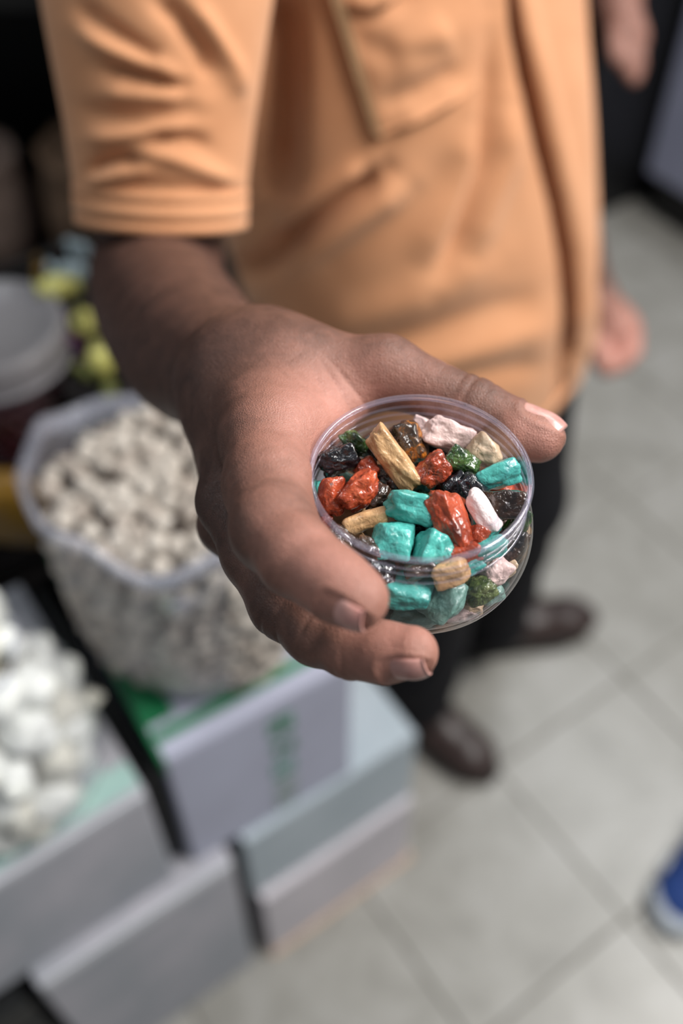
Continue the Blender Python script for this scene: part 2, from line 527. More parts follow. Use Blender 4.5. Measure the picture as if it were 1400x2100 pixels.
def rest_of_body(p):
    zs = np.array([.86, 1.0, 1.15, 1.30])
    t = [torso_c(z) for z in zs]
    d = chain(p, [(t[0], .12), (t[1], .115), (t[2], .12), (t[3], .12)], .05)
    d = smin(d, chain(p, [(t[3] - LEFT * .10, .08), (t[3] + LEFT * .10, .08)], .03), .06)
    d = smin(d, cone(p, t[3], neck, .07, .058), .04)
    d = smin(d, cone(p, t[3] - LEFT * .1 + np.array([0, 0, .03]), hem_c + (arm_up - hem_c) * .9, .055, .046), .03)
    hd = ellipsoid(p, head_c, (.078, .098, .118))
    hd = smin(hd, ellipsoid(p, head_c + FWD * .035 - np.array([0, 0, .06]), (.055, .06, .06)), .03)
    hd = smin(hd, cone(p, head_c + FWD * .088 + np.array([0, 0, .015]), head_c + FWD * .108 - np.array([0, 0, .03]), .009, .014), .012)
    for s in (-1, 1):
        hd = smin(hd, ellipsoid(p, head_c + LEFT * .082 * s, (.016, .022, .032)), .008)
        hd = hd + .008 * np.exp(-((p - (head_c + FWD * .092 + LEFT * .032 * s + np.array([0, 0, .012]))) ** 2).sum(-1) / .0003)
    hd = hd + .005 * np.exp(-(((p - (head_c + FWD * .095 - np.array([0, 0, .062]))) @ np.stack([LEFT * .4, FWD * .3, np.array([0, 0, 4.0])]).T) ** 2).sum(-1) / .0005)
    d = smin(d, hd, .03)
    d = smin(d, chain(p, [(Lsh, .05), (Lel, .042), (Lwr, .027)], .02), .03)
    for hip, kn, an in ((hip_R, knee_R, ank_R), (hip_L, knee_L, ank_L)):
        d = smin(d, chain(p, [(hip, .08), (kn, .05), (an, .036)], .02), .03)
    # left hand hanging open beside the hip
    kx = lh(1262, 672, LH_D)
    d = smin(d, cone(p, Lwr, kx, .026, .030), .02)
    d = smin(d, cone(p, lh(1250, 665, LH_D), lh(1272, 700, LH_D), .026, .026), .02)
    for a, b, c in (((1240, 700), (1232, 735), (1238, 765)), ((1258, 708), (1256, 745), (1256, 760)),
                    ((1277, 706), (1282, 735), (1276, 752)), ((1293, 695), (1302, 720), (1292, 738))):
        d = smin(d, chain(p, [(lh(*a, LH_D), .0105), (lh(*b, LH_D - .02), .0095), (lh(*c, LH_D - .03), .008)], .004), .006)
    d = smin(d, chain(p, [(lh(1228, 690, LH_D - .01), .0115), (lh(1222, 725, LH_D - .03), .0105), (lh(1228, 748, LH_D - .035), .009)], .004), .006)
    return d

man = thing('person', (.2, .92, 0), 'man in an orange short-sleeved shirt and dark trousers holding out a small clear jar', 'person')
M_skin = skin_mat('skin')
# the hand in fine mesh, the forearm coarser; they overlap just above the wrist
CUT_C, CUT_N = wrist + (fore2 - wrist) * .35, unit(fore2 - wrist)
va0, fa0 = sdf_mesh(lambda p: np.maximum(right_arm_sdf(p), (p - CUT_C) @ CUT_N), (-.085, .112, 1.19), (.090, .375, 1.40), .0009)
capv = ((va0 - CUT_C) @ CUT_N) > -.0007
fa0 = fa0[~capv[fa0].all(1)]
va1, fa1 = sdf_mesh(lambda p: np.maximum(right_arm_sdf(p) + .0003, -((p - CUT_C) @ CUT_N) - .006), (-.24, .24, 1.06), (.03, .70, 1.42), .0022)
va, fa = np.concatenate([va0, va1]), np.concatenate([fa0, fa1 + len(va0)])
vb, fb = sdf_mesh(rest_of_body, (-.25, .62, .05), (.45, 1.26, 1.84), .008)
body_me = mesh_np('body', np.concatenate([va, vb]), np.concatenate([fa, fb + len(va)]))
def palmar(v):
    """Pigment: pale pink where the palm, the web and the finger pads are; brown on the back of hand and arm."""
    def blob(c, r): return np.exp(-(((v - c) ** 2).sum(-1)) / (r * r))
    a = .08 + .44 * blob(H(615, 870, .335), .024) + .36 * blob(H(585, 990, .31), .021) + .42 * blob(H(615, 1125, .275), .019)  # the two index blobs paint its lit ridge pink and leave the edges brown
    a += .50 * blob(i_tip, .014) + .52 * blob(m_tip, .016) + .62 * blob(H(1100, 905, .345), .013) + .28 * blob(m_dip, .018)
    a += .35 * blob(H(740, 860, .36), .025) + .22 * blob(H(900, 870, .355), .03) + .16 * blob(H(640, 790, .36), .03)
    a -= .12 * blob(H(450, 1010, .34), .02)
    lw = ((v - lh(1265, 715, LH_D)) ** 2).sum(-1)
    a += .85 * np.exp(-lw / .004)
    return np.clip(a, 0, 1)
at = body_me.attributes.new('pal', 'FLOAT', 'POINT')
co = np.empty(len(body_me.vertices) * 3, np.float32); body_me.vertices.foreach_get('co', co)
at.data.foreach_set('value', palmar(co.reshape(-1, 3)).astype(np.float32))
body = link('body', body_me, M_skin, man)
M_nail = simple('fingernail', srgb(200, 152, 142), srgb(178, 124, 116), 160, .32, .5, coat=.15)
for nl in nails:
    nl.mesh('fingernail', M_nail, body).matrix_parent_inverse = Matrix()

# short dark hairs on the forearm and the back of the hand
def arm_hair(count, seed):
    r = np.random.default_rng(seed)
    nrm = np.empty(len(body_me.vertices) * 3, np.float32); body_me.vertices.foreach_get('normal', nrm)
    nrm = nrm.reshape(-1, 3).astype(float)[:len(va)]
    hx, hy, hd = project(va)
    fore = (va - CUT_C) @ CUT_N
    back = (fore > -.004) | ((hx < 500 + 60 * r.uniform(size=len(va))) & (hy < 1120))
    keep = np.nonzero(back & (((CAM - va) * nrm).sum(-1) > -.25))[0]
    w = np.where(keep < len(va0), 1.0, 7.0)
    pick = r.choice(keep, count, p=w / w.sum())
    flow = unit(wrist - elbow) * .8 + DOWN * .6 + np.array([-.3, 0, 0])
    V, F = [], []
    for i in pick:
        n = nrm[i]; b = va[i]
        t = flow + r.normal(size=3) * .35; t = unit(t - n * (t @ n)); L = r.uniform(.004, .009)
        s = unit(np.cross(n, t)) * .000035
        k = len(V)
        for f, up in ((0, -.0003), (.5, .0016), (1, .0014)):
            c = b + t * L * f + n * (up + .0006 * r.uniform())
            q = 1 - .8 * f
            V += [c - s * q, c + s * q, c + n * .00005 * q]
        for j in range(2):
            for m in range(3):
                F.append((k + 3 * j + m, k + 3 * j + (m + 1) % 3, k + 3 * j + 3 + (m + 1) % 3, k + 3 * j + 3 + m))
    return V, F
M_armhair = simple('dark_arm_hair', srgb(30, 22, 20), srgb(44, 32, 28), 200, .5)
ah = link('arm_hair', mesh_py('arm_hair', *arm_hair(2600, 5)), M_armhair, body)
ah['kind'] = 'stuff'

# hair and eyes of the head above the frame
M_hair = simple('black_hair', srgb(24, 20, 18), srgb(38, 30, 26), 90, .6, bscale=160, bstr=.6)
def hair_sdf(p):
    d = ellipsoid(p, head_c - FWD * .012 + np.array([0, 0, .022]), (.088, .104, .112))
    d = np.maximum(d, ((p - head_c) @ unit(FWD * .8 - np.array([0, 0, .75]))) - .012)
    return d + .002 * np.sin(p[..., 0] * 400) * np.sin(p[..., 1] * 380 + p[..., 2] * 300)
link('hair', mesh_np('hair', *sdf_mesh(hair_sdf, head_c - .15, head_c + .16, .006)), M_hair, man)

# ------------------------------------------------------------------ shirt
def cloth_mat():
    m, nt, b, out = new_mat('orange_cotton')
    v = coords(nt)
    nt.links.new(ramp(nt, noise_tex(nt, v, 14, 5, .6), [(.3, srgb(196, 136, 94)), (.7, srgb(205, 147, 106))]), b.inputs['Base Color'])
    b.inputs['Roughness'].default_value = .82
    b.inputs['Sheen Weight'].default_value = .25
    b.inputs['Sheen Tint'].default_value = (1, .85, .7, 1)
    bump(nt, b, noise_tex(nt, v, 900, 2), .15, .0005)
    return m
M_cloth = cloth_mat()
M_seam = simple('shirt_edge_grey', srgb(150, 118, 84), srgb(138, 106, 74), 60, .85)

def seg_dist(px, py, pts):
    """Distance to a picture polyline, signed by side, and the run along it 0..1."""
    best = np.full(px.shape, 1e9); side = np.zeros(px.shape); run = np.zeros(px.shape)
    n = len(pts) - 1
    for k in range(n):
        (x0, y0), (x1, y1) = pts[k], pts[k + 1]
        dx, dy = x1 - x0, y1 - y0
        t = np.clip(((px - x0) * dx + (py - y0) * dy) / (dx * dx + dy * dy), 0, 1)
        ex, ey = px - x0 - t * dx, py - y0 - t * dy
        d = np.hypot(ex, ey)
        m = d < best
        best = np.where(m, d, best)
        side = np.where(m, np.sign(ex * dy - ey * dx), side); run = np.where(m, (k + t) / n, run)
    return best, side, run
def folds(V, N, lst):
    """Push the cloth in (valley) or out (ridge) along fold lines."""
    px, py, d = project(V)
    view = ((CAM - V) * N).sum(-1) > 0
    out = np.zeros(len(V))
    for pts, w, amp in lst:
        dist, side, run = seg_dist(px, py, pts)
        out += np.where(view, amp * np.exp(-(dist / w) ** 2) * np.clip(np.sin(math.pi * np.clip(run, .04, .96)) * 1.6, 0, 1), 0)
    return V + N * out[:, None]
def vnormals(V, F):
    me = mesh_py('tmp', V, F)
    n = np.empty(len(V) * 3, np.float32); me.vertices.foreach_get('normal', n)
    bpy.data.meshes.remove(me)
    return n.reshape(-1, 3).astype(float)

def torso_ring(z, n=380, grow=0.0):
    t = np.linspace(0, 2 * math.pi, n, endpoint=False)
    a = np.interp(z, [.765, .80, .90, 1.05, 1.22, 1.34, 1.40, 1.43, 1.46, 1.48], [.190, .196, .204, .206, .204, .196, .170, .130, .085, .070]) + grow
    b = np.interp(z, [.765, .80, .90, 1.05, 1.22, 1.34, 1.40, 1.43, 1.46, 1.48], [.146, .150, .158, .154, .146, .136, .112, .090, .072, .066]) + grow
    ct, st = np.cos(t), np.sin(t)
    e = 2 / 2.25
    u = np.sign(ct) * np.abs(ct) ** e * a; w = np.sign(st) * np.abs(st) ** e * b
    c = torso_c(np.array(z))
    return c + u[:, None] * LEFT + w[:, None] * FWD
zs = np.concatenate([np.linspace(.765, 1.40, 260), np.linspace(1.404, 1.48, 16)])
Vt, Ft = loft([torso_ring(z) for z in zs])
Nt = vnormals(Vt, Ft)
if ((Vt[:380] - torso_c(np.array(.77))) * Nt[:380]).sum(-1).mean() < 0:
    Ft = [f[::-1] for f in Ft]; Nt = -Nt
PLACKET = [(1046, -60), (1060, 60), (1085, 180), (1110, 290), (1142, 420), (1160, 520), (1170, 620), (1166, 700), (1152, 790), (1146, 860)]
px, py, dd = project(Vt)
dist, side, run = seg_dist(px, py, PLACKET)
vis = ((CAM - Vt) * Nt).sum(-1) > 0
right_of = side < 0
# the left front overlaps: its edge stands proud of the right front, with a shadow line under it
step = np.where(vis & (dist < 46), np.where(side > 0, 1, 0) * .0, 0)
Vt = Vt + Nt * step[:, None]
TORSO_FOLDS = [
    (PLACKET, 11, -.011), ([(x + 26, y) for x, y in PLACKET], 20, .007), ([(x - 60, y) for x, y in PLACKET], 30, .0015),
    ([(600, 600), (690, 540), (800, 455), (900, 380), (965, 300)], 40, -.003),
    ([(520, 530), (590, 490), (660, 440), (730, 390), (790, 350)], 22, -.014),
    ([(560, 570), (660, 500), (760, 430), (850, 370)], 30, .007),
    ([(540, 470), (620, 420), (700, 370), (760, 330)], 24, .007),
    ([(480, 560), (540, 540), (600, 505)], 24, -.012),
    ([(880, 600), (940, 480), (985, 350), (1005, 180), (1005, 20)], 18, -.006),
    ([(960, 540), (1000, 430), (1035, 330), (1045, 200)], 26, .006),
    ([(850, 560), (900, 450), (950, 350), (975, 240)], 34, .004),
    ([(620, 680), (760, 640), (900, 590), (1040, 520)], 40, .005),
    ([(700, 720), (860, 690), (1000, 640), (1120, 600)], 30, -.004),
    ([(760, 760), (900, 740), (1040, 700), (1140, 660)], 26, .004),
    ([(860, 800), (1000, 770), (1130, 740)], 24, -.004),
    ([(572, -60), (574, 120), (566, 260), (556, 440)], 42, -.022),
    ([(1180, 60), (1196, 250), (1206, 430), (1210, 600)], 20, .003),
]
Vt = folds(Vt, Nt, [(q, w, a * 1.5) for q, w, a in TORSO_FOLDS])
# the fronts part below the last button
sx_, sy_, _sd = project(Vt)
slit = (sy_ > 715) & (sx_ > 1153 - (sy_ - 715) * .04) & (sx_ < 1160 + (sy_ - 715) * .06) & (((CAM - Vt) * Nt).sum(-1) > 0)
Ft = [f for f in Ft if not (slit[f[0]] and slit[f[2]])]
shirt_me = mesh_py('shirt', Vt, Ft)
shirt = link('shirt', shirt_me, M_cloth, man)
# hem band round the bottom edge
def band(ringf, z0, z1, out, n=380):
    r = [ringf(z) for z in (z0, z1)]
    c = [x.mean(0) for x in r]
    g = lambda x, cc, s: cc + (x - cc) * (1 + s)
    return loft([g(r[0], c[0], -.01), g(r[0], c[0], out), g(r[1], c[1], out), g(r[1], c[1], -.01)])
link('hem', mesh_py('hem', *band(torso_ring, .764, .787, .012)), M_cloth, shirt)

SX, SY, SD = project(Vt[((CAM - Vt) * Nt).sum(-1) > 0])
def on_torso(pxv, pyv, lift=.0):
    """Point on the shirt front under a picture position (nearest modelled shirt point along the ray)."""
    near = np.nonzero((np.abs(SX - pxv) < 25) & (np.abs(SY - pyv) < 25))[0]
    if len(near) < 6:
        near = np.arange(len(SX))
    sd = SD[near]
    m = ((SX[near] - pxv) ** 2 + (SY[near] - pyv) ** 2)
    i = np.argsort(m)[:6]
    w = 1 / (m[i] + 4)
    d = (sd[i] * w).sum() / w.sum()
    return P(pxv, pyv, d - lift)
def patch(name, corners, mat, parent, lift=.004, nu=26, nv=26, thick=.0025, puff=0.0):
    """A cloth patch lying on the shirt, bounded by four picture corners."""
    (ax, ay), (bx, by), (cx, cy), (dx, dy) = corners
    V = []
    for layer in (0, 1):
        for i in range(nu):
            for j in range(nv):
                u, v = i / (nu - 1), j / (nv - 1)
                x = (ax * (1 - u) + bx * u) * (1 - v) + (dx * (1 - u) + cx * u) * v
                y = (ay * (1 - u) + by * u) * (1 - v) + (dy * (1 - u) + cy * u) * v
                pf = puff * math.sin(math.pi * u) ** .7 * math.sin(math.pi * v) ** .7
                V.append(on_torso(x, y, lift + pf if layer else lift - .006))
    F = []
    N = nu * nv; g = lambda k, i, j: k * N + i * nv + j
    for i in range(nu - 1):
        for j in range(nv - 1):
            F.append((g(1, i, j), g(1, i + 1, j), g(1, i + 1, j + 1), g(1, i, j + 1)))
    for i in range(nu - 1):
        for j in (0, nv - 1):
            F.append((g(0, i, j), g(0, i + 1, j), g(1, i + 1, j), g(1, i, j)))
    for j in range(nv - 1):
        for i in (0, nu - 1):
            F.append((g(0, i, j), g(0, i, j + 1), g(1, i, j + 1), g(1, i, j)))
    V = np.array(V)
    return V, F
pv, pf = patch('pocket', [(672, -90), (985, -100), (975, 175), (775, 282)], M_cloth, shirt, .006, puff=.006)
PF = [([(700, 10), (760, 100), (820, 110), (940, 100)], 24, -.004), ([(790, 120), (870, 90), (930, 60)], 40, .006),
      ([(770, 220), (860, 190), (960, 130)], 22, -.005), ([(800, 255), (890, 225), (970, 170)], 18, .006),
      ([(690, 20), (760, 35), (830, 5), (860, -40)], 12, -.007), ([(690, 0), (760, 15), (820, -10)], 16, .006)]
pn = np.tile(unit(FWD - np.array([0, 0, 0])), (len(pv), 1))
pv = folds(pv, pn, PF)
pocket = link('chest_pocket', mesh_py('chest_pocket', pv, pf), M_cloth, shirt)
ev, ef = patch('pocket_edge', [(652, -90), (676, -90), (786, 286), (766, 270)], M_seam, shirt, .0075, nu=4, nv=26)
link('pocket_edge', mesh_py('pocket_edge', ev, ef), M_seam, pocket)
# front placket band, left front overlapping the right
lv = []
V0 = []
pts = []
for k in range(len(PLACKET) - 1):
    for s in np.linspace(0, 1, 8, endpoint=False):
        pts.append((PLACKET[k][0] * (1 - s) + PLACKET[k + 1][0] * s, PLACKET[k][1] * (1 - s) + PLACKET[k + 1][1] * s))
pts = [q for q in pts if q[1] < 715]
rows = []
for (x, y) in pts:
    row = []
    for off, lift in ((5, -.004), (5, .0085), (14, .0110), (30, .0095), (48, .0070), (58, -.002)):
        row.append(on_torso(x + off, y, lift))
    rows.append(np.array(row))
plk = link('placket', mesh_py('placket', *loft(rows, close=False)), M_cloth, shirt)
M_piping = simple('brown_piping', srgb(124, 72, 46), srgb(108, 60, 38), 60, .8)
link('piping', mesh_py('piping', *tube([on_torso(x + 1, y, .0045) for x, y in pts[::2]], .0042, 8)), M_piping, plk)
# dark slit below the last button
M_trouser = simple('black_trouser_cloth', srgb(22, 22, 27), srgb(16, 16, 20), 40, .85, .2)

# right sleeve: a tube round the upper arm
def sleeve(name, pts, radii, foldlist, parent, n=120, m=130, hem=True, squash=1.0):
    pts = np.array(pts); L = np.concatenate([[0], np.cumsum(np.linalg.norm(np.diff(pts, axis=0), axis=1))]); L /= L[-1]
    ts = np.linspace(0, 1, m)
    C = np.stack([np.interp(ts, L, pts[:, k]) for k in range(3)], 1)
    for _ in range(12):
        C[1:-1] = (C[:-2] + 2 * C[1:-1] + C[2:]) / 4
    R = np.interp(ts, L, radii)
    rings = []
    for i in range(m):
        d = unit(C[min(i + 1, m - 1)] - C[max(0, i - 1)])
        u = unit(np.cross(d, FWD)); v = np.cross(d, u)
        a = np.linspace(0, 2 * math.pi, n, endpoint=False)
        rings.append(C[i] + R[i] * (np.cos(a)[:, None] * u + squash * np.sin(a)[:, None] * v))
    V, F = loft(rings)
    N = vnormals(V, F)
    if ((V - np.repeat(C, n, 0)) * N).sum() < 0:
        F = [f[::-1] for f in F]; N = -N
    V = folds(V, N, foldlist)
    # turn the cloth in at the hem so it has thickness
    last = V[-n:]; cc = last.mean(0); ax = unit(C[-1] - C[-3])
    extra = [cc + (last - cc) * .97 + ax * .0015, cc + (last - cc) * .93 - ax * .001, cc + (last - cc) * .90 - ax * .03]
    k0 = len(V)
    V = np.concatenate([V] + extra)
    base = k0 - n
    for r in range(3):
        for j in range(n):
            jj = (j + 1) % n
            F.append((base + r * n + j, base + r * n + jj, base + (r + 1) * n + jj, base + (r + 1) * n + j))
    return link(name, mesh_py(name, V, F), M_cloth, parent)
SLEEVE_FOLDS = [
    ([(150, 0), (210, 50), (300, 110), (330, 125)], 15, -.006), ([(140, 50), (230, 100), (330, 140), (420, 210)], 18, .006),
    ([(300, -20), (370, 40), (420, 110), (440, 170)], 20, -.008), ([(380, -10), (430, 60), (480, 140), (500, 210)], 18, .006),
    ([(190, 130), (270, 150), (370, 175), (400, 185)], 14, -.007), ([(200, 190), (290, 195), (380, 200)], 15, .005),
    ([(150, 215), (220, 240), (300, 250), (380, 230)], 18, -.004), ([(160, 285), (240, 280), (320, 260), (420, 260)], 16, .006),
    ([(170, 355), (210, 335), (250, 325), (290, 330)], 11, -.007), ([(170, 380), (240, 360), (330, 340)], 11, .005),
    ([(230, 390), (320, 380), (420, 388), (490, 392)], 9, -.004), ([(270, 310), (340, 320), (420, 350), (490, 375)], 14, .005),
    ([(300, 285), (380, 280), (440, 310)], 14, -.004),
    ([(165, 412), (300, 415), (420, 414), (505, 405)], 7, .0015), ([(165, 402), (300, 404), (420, 402), (505, 394)], 5, -.002)]
slv = sleeve('sleeve', [(-.06, .80, 1.42), tuple(shoulder), tuple(arm_up), tuple(arm_up * .45 + hem_c * .55), tuple(hem_c)],
             [.085, .080, .0690, .0590, .0530], SLEEVE_FOLDS, shirt)
def cuff_ring(t, r):
    d = unit(hem_c - arm_up); u = unit(np.cross(d, FWD)); v = np.cross(d, u); a = np.linspace(0, 2 * math.pi, 100, endpoint=False)
    return hem_c + d * t + r * (np.cos(a)[:, None] * u + np.sin(a)[:, None] * v)
link('cuff', mesh_py('cuff', *loft([cuff_ring(-.0225, .0535), cuff_ring(-.0220, .0560), cuff_ring(-.017, .0563), cuff_ring(-.0165, .0553), cuff_ring(-.015, .0553), cuff_ring(-.0145, .0563), cuff_ring(-.0055, .0560), cuff_ring(-.005, .0551),
     cuff_ring(-.0035, .0551), cuff_ring(-.003, .0560), cuff_ring(.0015, .0558), cuff_ring(.0022, .0540), cuff_ring(.001, .0515), cuff_ring(-.02, .0505)])), M_cloth, slv)
sleeve('sleeve', [tuple(torso_c(np.array(1.37)) + LEFT * .12), tuple(Lsh), tuple(Lsh * .35 + Lel * .65)], [.085, .078, .060], [], shirt)
# collar round the neck
cz = np.linspace(0, 1, 6)
link('collar', mesh_py('collar', *loft([np.stack([neck[0] + (.076 + .012 * s) * np.cos(a) , neck[1] + (.07 + .012 * s) * np.sin(a), np.full_like(a, 1.475 + .04 * math.sin(s * 3.0))], 1)
     for s in cz for a in [np.linspace(0, 2 * math.pi, 60, endpoint=False)]])), M_cloth, shirt)

# ------------------------------------------------------------------ trousers and shoes
def trousers_sdf(p):
    d = cone(p, np.array([.118, .88, .80]), np.array([.118, .88, .88]), .125, .13)
    for hip, kn, an in ((hip_R, knee_R, ank_R), (hip_L, knee_L, ank_L)):
        leg = chain(p, [(hip, .105), (kn, .078), (an + (kn - an) * .05, .064)], .03)
        leg = np.maximum(leg, .065 - p[..., 2])
        d = smin(d, leg, .03)
    w = np.sin(p[..., 2] * 55 + 4 * np.sin(p[..., 0] * 18)) * .003 * np.clip((.5 - p[..., 2]) * 4, 0, 1)
    return d + w
link('trousers', mesh_np('trousers', *sdf_mesh(trousers_sdf, (-.12, .60, .03), (.48, 1.25, 1.03), .006)), M_trouser, man)
M_shoe = simple('dark_brown_leather', srgb(52, 36, 32), srgb(40, 28, 26), 40, .42, .5, bscale=300, bstr=.1)
M_sole = simple('black_rubber_sole', srgb(20, 18, 18), srgb(28, 25, 24), 30, .7)
def make_shoe(heel, toe, parent, length=.285, mats=(M_shoe, M_sole), name='shoe', high=.085, width=.047):
    ax = unit((toe - heel) * np.array([1, 1, 0])); sd = np.array([-ax[1], ax[0], 0]); up = np.array([0, 0, 1.0])
    o = np.array([toe[0], toe[1], 0]) - ax * (length - .015)
    L = lambda x, y, z: o + ax * x + sd * y + up * z
    def loc(p):
        q = p - o
        return np.stack([q @ ax, q @ sd, q[..., 2]], -1)
    def outline(q, grow):
        x = q[..., 0]; w = np.interp(x, [0, .02, .07, .13, .20, .25, .285], [.018, .031, .034, .038, width, .038, .012]) + grow
        return np.maximum(np.abs(q[..., 1]) - w, np.maximum(-x - grow, x - length - grow)) * .8
    def sole(p):
        q = loc(p)
        return np.maximum(outline(q, .003), np.maximum(q[..., 2] - .026, .001 - q[..., 2]))
    def upper(p):
        q = loc(p)
        d = chain(q, [(np.array([.040, 0, .045]), .033), (np.array([.10, 0, .045]), .036), (np.array([.17, 0, .030]), .038), (np.array([.225, 0, .024]), .036)], .03)
        d = smin(d, cone(q, np.array([.045, 0, .06]), np.array([.052, 0, high]), .034, .036), .02)
        d = smin(d, ellipsoid(q, np.array([.232, 0, .026]), np.array([.050, .043, .030])), .02)
        d = np.maximum(d, .020 - q[..., 2])
        hole = cone(q, np.array([.052, 0, high - .012]), np.array([.052, 0, high + .06]), .027, .03)
        return np.maximum(d, -hole)
    lo = np.minimum(L(-.02, 0, 0), L(.31, 0, 0)) - .07; hi = np.maximum(L(-.02, 0, 0), L(.31, 0, 0)) + .07
    lo[2] = -.02; hi[2] = .17
    u = link(name, mesh_np(name, *sdf_mesh(upper, lo, hi, .004)), mats[0], parent)
    s = link('sole', mesh_np('sole', *sdf_mesh(sole, lo, hi, .004)), mats[1], u if parent is not None else None)
    return u, s, L
for h_, t_ in ((atz(810, 1425, .02), atz(998, 1578, .02)), (atz(985, 1308, .02), atz(1203, 1262, .02))):
    make_shoe(h_, t_, man)

# ------------------------------------------------------------------ the small clear jar
M_jar = clear_plastic('clear_jar_plastic', (.985, .982, .99, 1), .02, 1.45, edge=.75)
M_rim = clear_plastic('clear_rim_plastic', (.95, .94, .98, 1), .05, 1.6, milk=.07, milk_col=(.72, .70, .88, 1))
jar = thing('jar', JAR_C - np.array([0, 0, JAR_H]), 'small round clear plastic jar of pebble candies held out in the hand', 'jar')
zz = np.concatenate([np.linspace(.0012, .0460, 44), [.0466, .0471, .0474, .0475]])
zz_s = lambda z: sum(jar_radius(np.clip(z + d, -.001, JAR_H)) for d in (-.0012, -.0006, 0, .0006, .0012)) / 5
prof_o = [(float(zz_s(z)), -z) for z in zz] + [(.001, -.0472)]
prof_i = [(float(zz_s(z)) - .0011, -z * (1 - .026 * z / JAR_H)) for z in zz] + [(.001, -.0461)]
jv, jf = lathe(prof_o[::-1] + prof_i, 128, JAR_C)
glass = link('jar_wall', mesh_py('jar_wall', jv, jf), M_jar, jar)
rim_prof = [(.0351 + .0010 * math.cos(a), -.0006 + .0011 * math.sin(a)) for a in np.linspace(0, 2 * math.pi, 14)]
link('rim', mesh_py('rim', *lathe(rim_prof, 128, JAR_C)), M_rim, jar)
for z, rr in ((-.0050, .0004), (-.0082, .0005), (-.0118, .0004)):       # screw threads, each a raised ring
    pr = [(jar_radius(-z) - .0002 + .0005 * math.cos(a), z + .00045 * math.sin(a)) for a in np.linspace(-math.pi / 2, math.pi / 2, 7)]
    link('thread', mesh_py('thread', *lathe(pr, 128, JAR_C)), M_rim, jar)

# ------------------------------------------------------------------ candies shaped like pebbles
def candy_mat(name, stops, scale, rough, coat, bscale, bstr, spec=.5, dist=.6):
    m, nt, b, out = new_mat(name)
    v = coords(nt)
    oi = nt.nodes.new('ShaderNodeObjectInfo')
    ad = nt.nodes.new('ShaderNodeVectorMath'); ad.operation = 'ADD'
    nt.links.new(v, ad.inputs[0]); nt.links.new(oi.outputs['Random'], ad.inputs[1])
    nt.links.new(ramp(nt, noise_tex(nt, ad.outputs[0], scale, 5, .6, dist), stops), b.inputs['Base Color'])
    b.inputs['Roughness'].default_value = rough; b.inputs['Coat Weight'].default_value = coat
    b.inputs['Coat Roughness'].default_value = .06; b.inputs['Specular IOR Level'].default_value = spec
    bump(nt, b, noise_tex(nt, ad.outputs[0], bscale, 3, .55, .8), bstr, .0016)
    return m
CM = {
 'teal': candy_mat('turquoise_shell', [(.28, srgb(52, 116, 112)), (.46, srgb(72, 164, 156)), (.62, srgb(84, 182, 172)), (.76, srgb(150, 196, 186))], 130, .36, .35, 420, .35),
 'greyteal': candy_mat('grey_turquoise_shell', [(.32, srgb(84, 120, 112)), (.55, srgb(112, 150, 140)), (.75, srgb(140, 176, 166))], 120, .4, .3, 420, .35),
 'orange': candy_mat('orange_red_shell', [(.30, srgb(88, 32, 20)), (.46, srgb(150, 58, 32)), (.60, srgb(182, 78, 46)), (.68, srgb(192, 96, 64)), (.74, srgb(150, 130, 128))], 120, .28, .6, 500, .4),
 'tan': candy_mat('tan_shell', [(.3, srgb(158, 114, 76)), (.5, srgb(202, 160, 114)), (.72, srgb(218, 182, 140))], 110, .38, .35, 420, .35),
 'beige': candy_mat('beige_shell', [(.3, srgb(150, 124, 98)), (.5, srgb(200, 170, 138)), (.72, srgb(224, 200, 172))], 110, .4, .3, 420, .35),
 'pink': candy_mat('pale_pink_shell', [(.28, srgb(150, 128, 132)), (.42, srgb(222, 190, 184)), (.7, srgb(238, 212, 206))], 120, .42, .25, 420, .35),
 'white': candy_mat('white_pink_shell', [(.25, srgb(140, 140, 160)), (.38, srgb(232, 214, 214)), (.7, srgb(246, 234, 232))], 140, .4, .25, 420, .3),
 'green': candy_mat('green_shell', [(.35, srgb(14, 28, 10)), (.5, srgb(36, 66, 24)), (.7, srgb(84, 112, 52))], 150, .22, .9, 520, .5),
 'olive': candy_mat('olive_shell', [(.35, srgb(34, 44, 20)), (.5, srgb(82, 98, 52)), (.7, srgb(140, 148, 100))], 160, .25, .8, 520, .5),
 'brown': candy_mat('dark_brown_shell', [(.35, srgb(28, 18, 14)), (.55, srgb(58, 38, 28)), (.75, srgb(92, 64, 44))], 150, .22, .9, 480, .5),
 'veined': candy_mat('brown_orange_veined_shell', [(.40, srgb(48, 34, 26)), (.52, srgb(82, 62, 48)), (.58, srgb(168, 100, 28)), (.64, srgb(70, 52, 40))], 150, .2, .9, 480, .5),
 'black': candy_mat('black_shell', [(.35, srgb(12, 12, 15)), (.6, srgb(34, 34, 42)), (.75, srgb(78, 80, 92))], 150, .2, .9, 480, .5),
}
ICO = {}
def ico(sub):
    if sub not in ICO:
        bm = bmesh.new(); bmesh.ops.create_icosphere(bm, subdivisions=sub, radius=1)
        ICO[sub] = (np.array([v.co[:] for v in bm.verts]), [tuple(v.index for v in f.verts) for f in bm.faces]); bm.free()
    return ICO[sub]
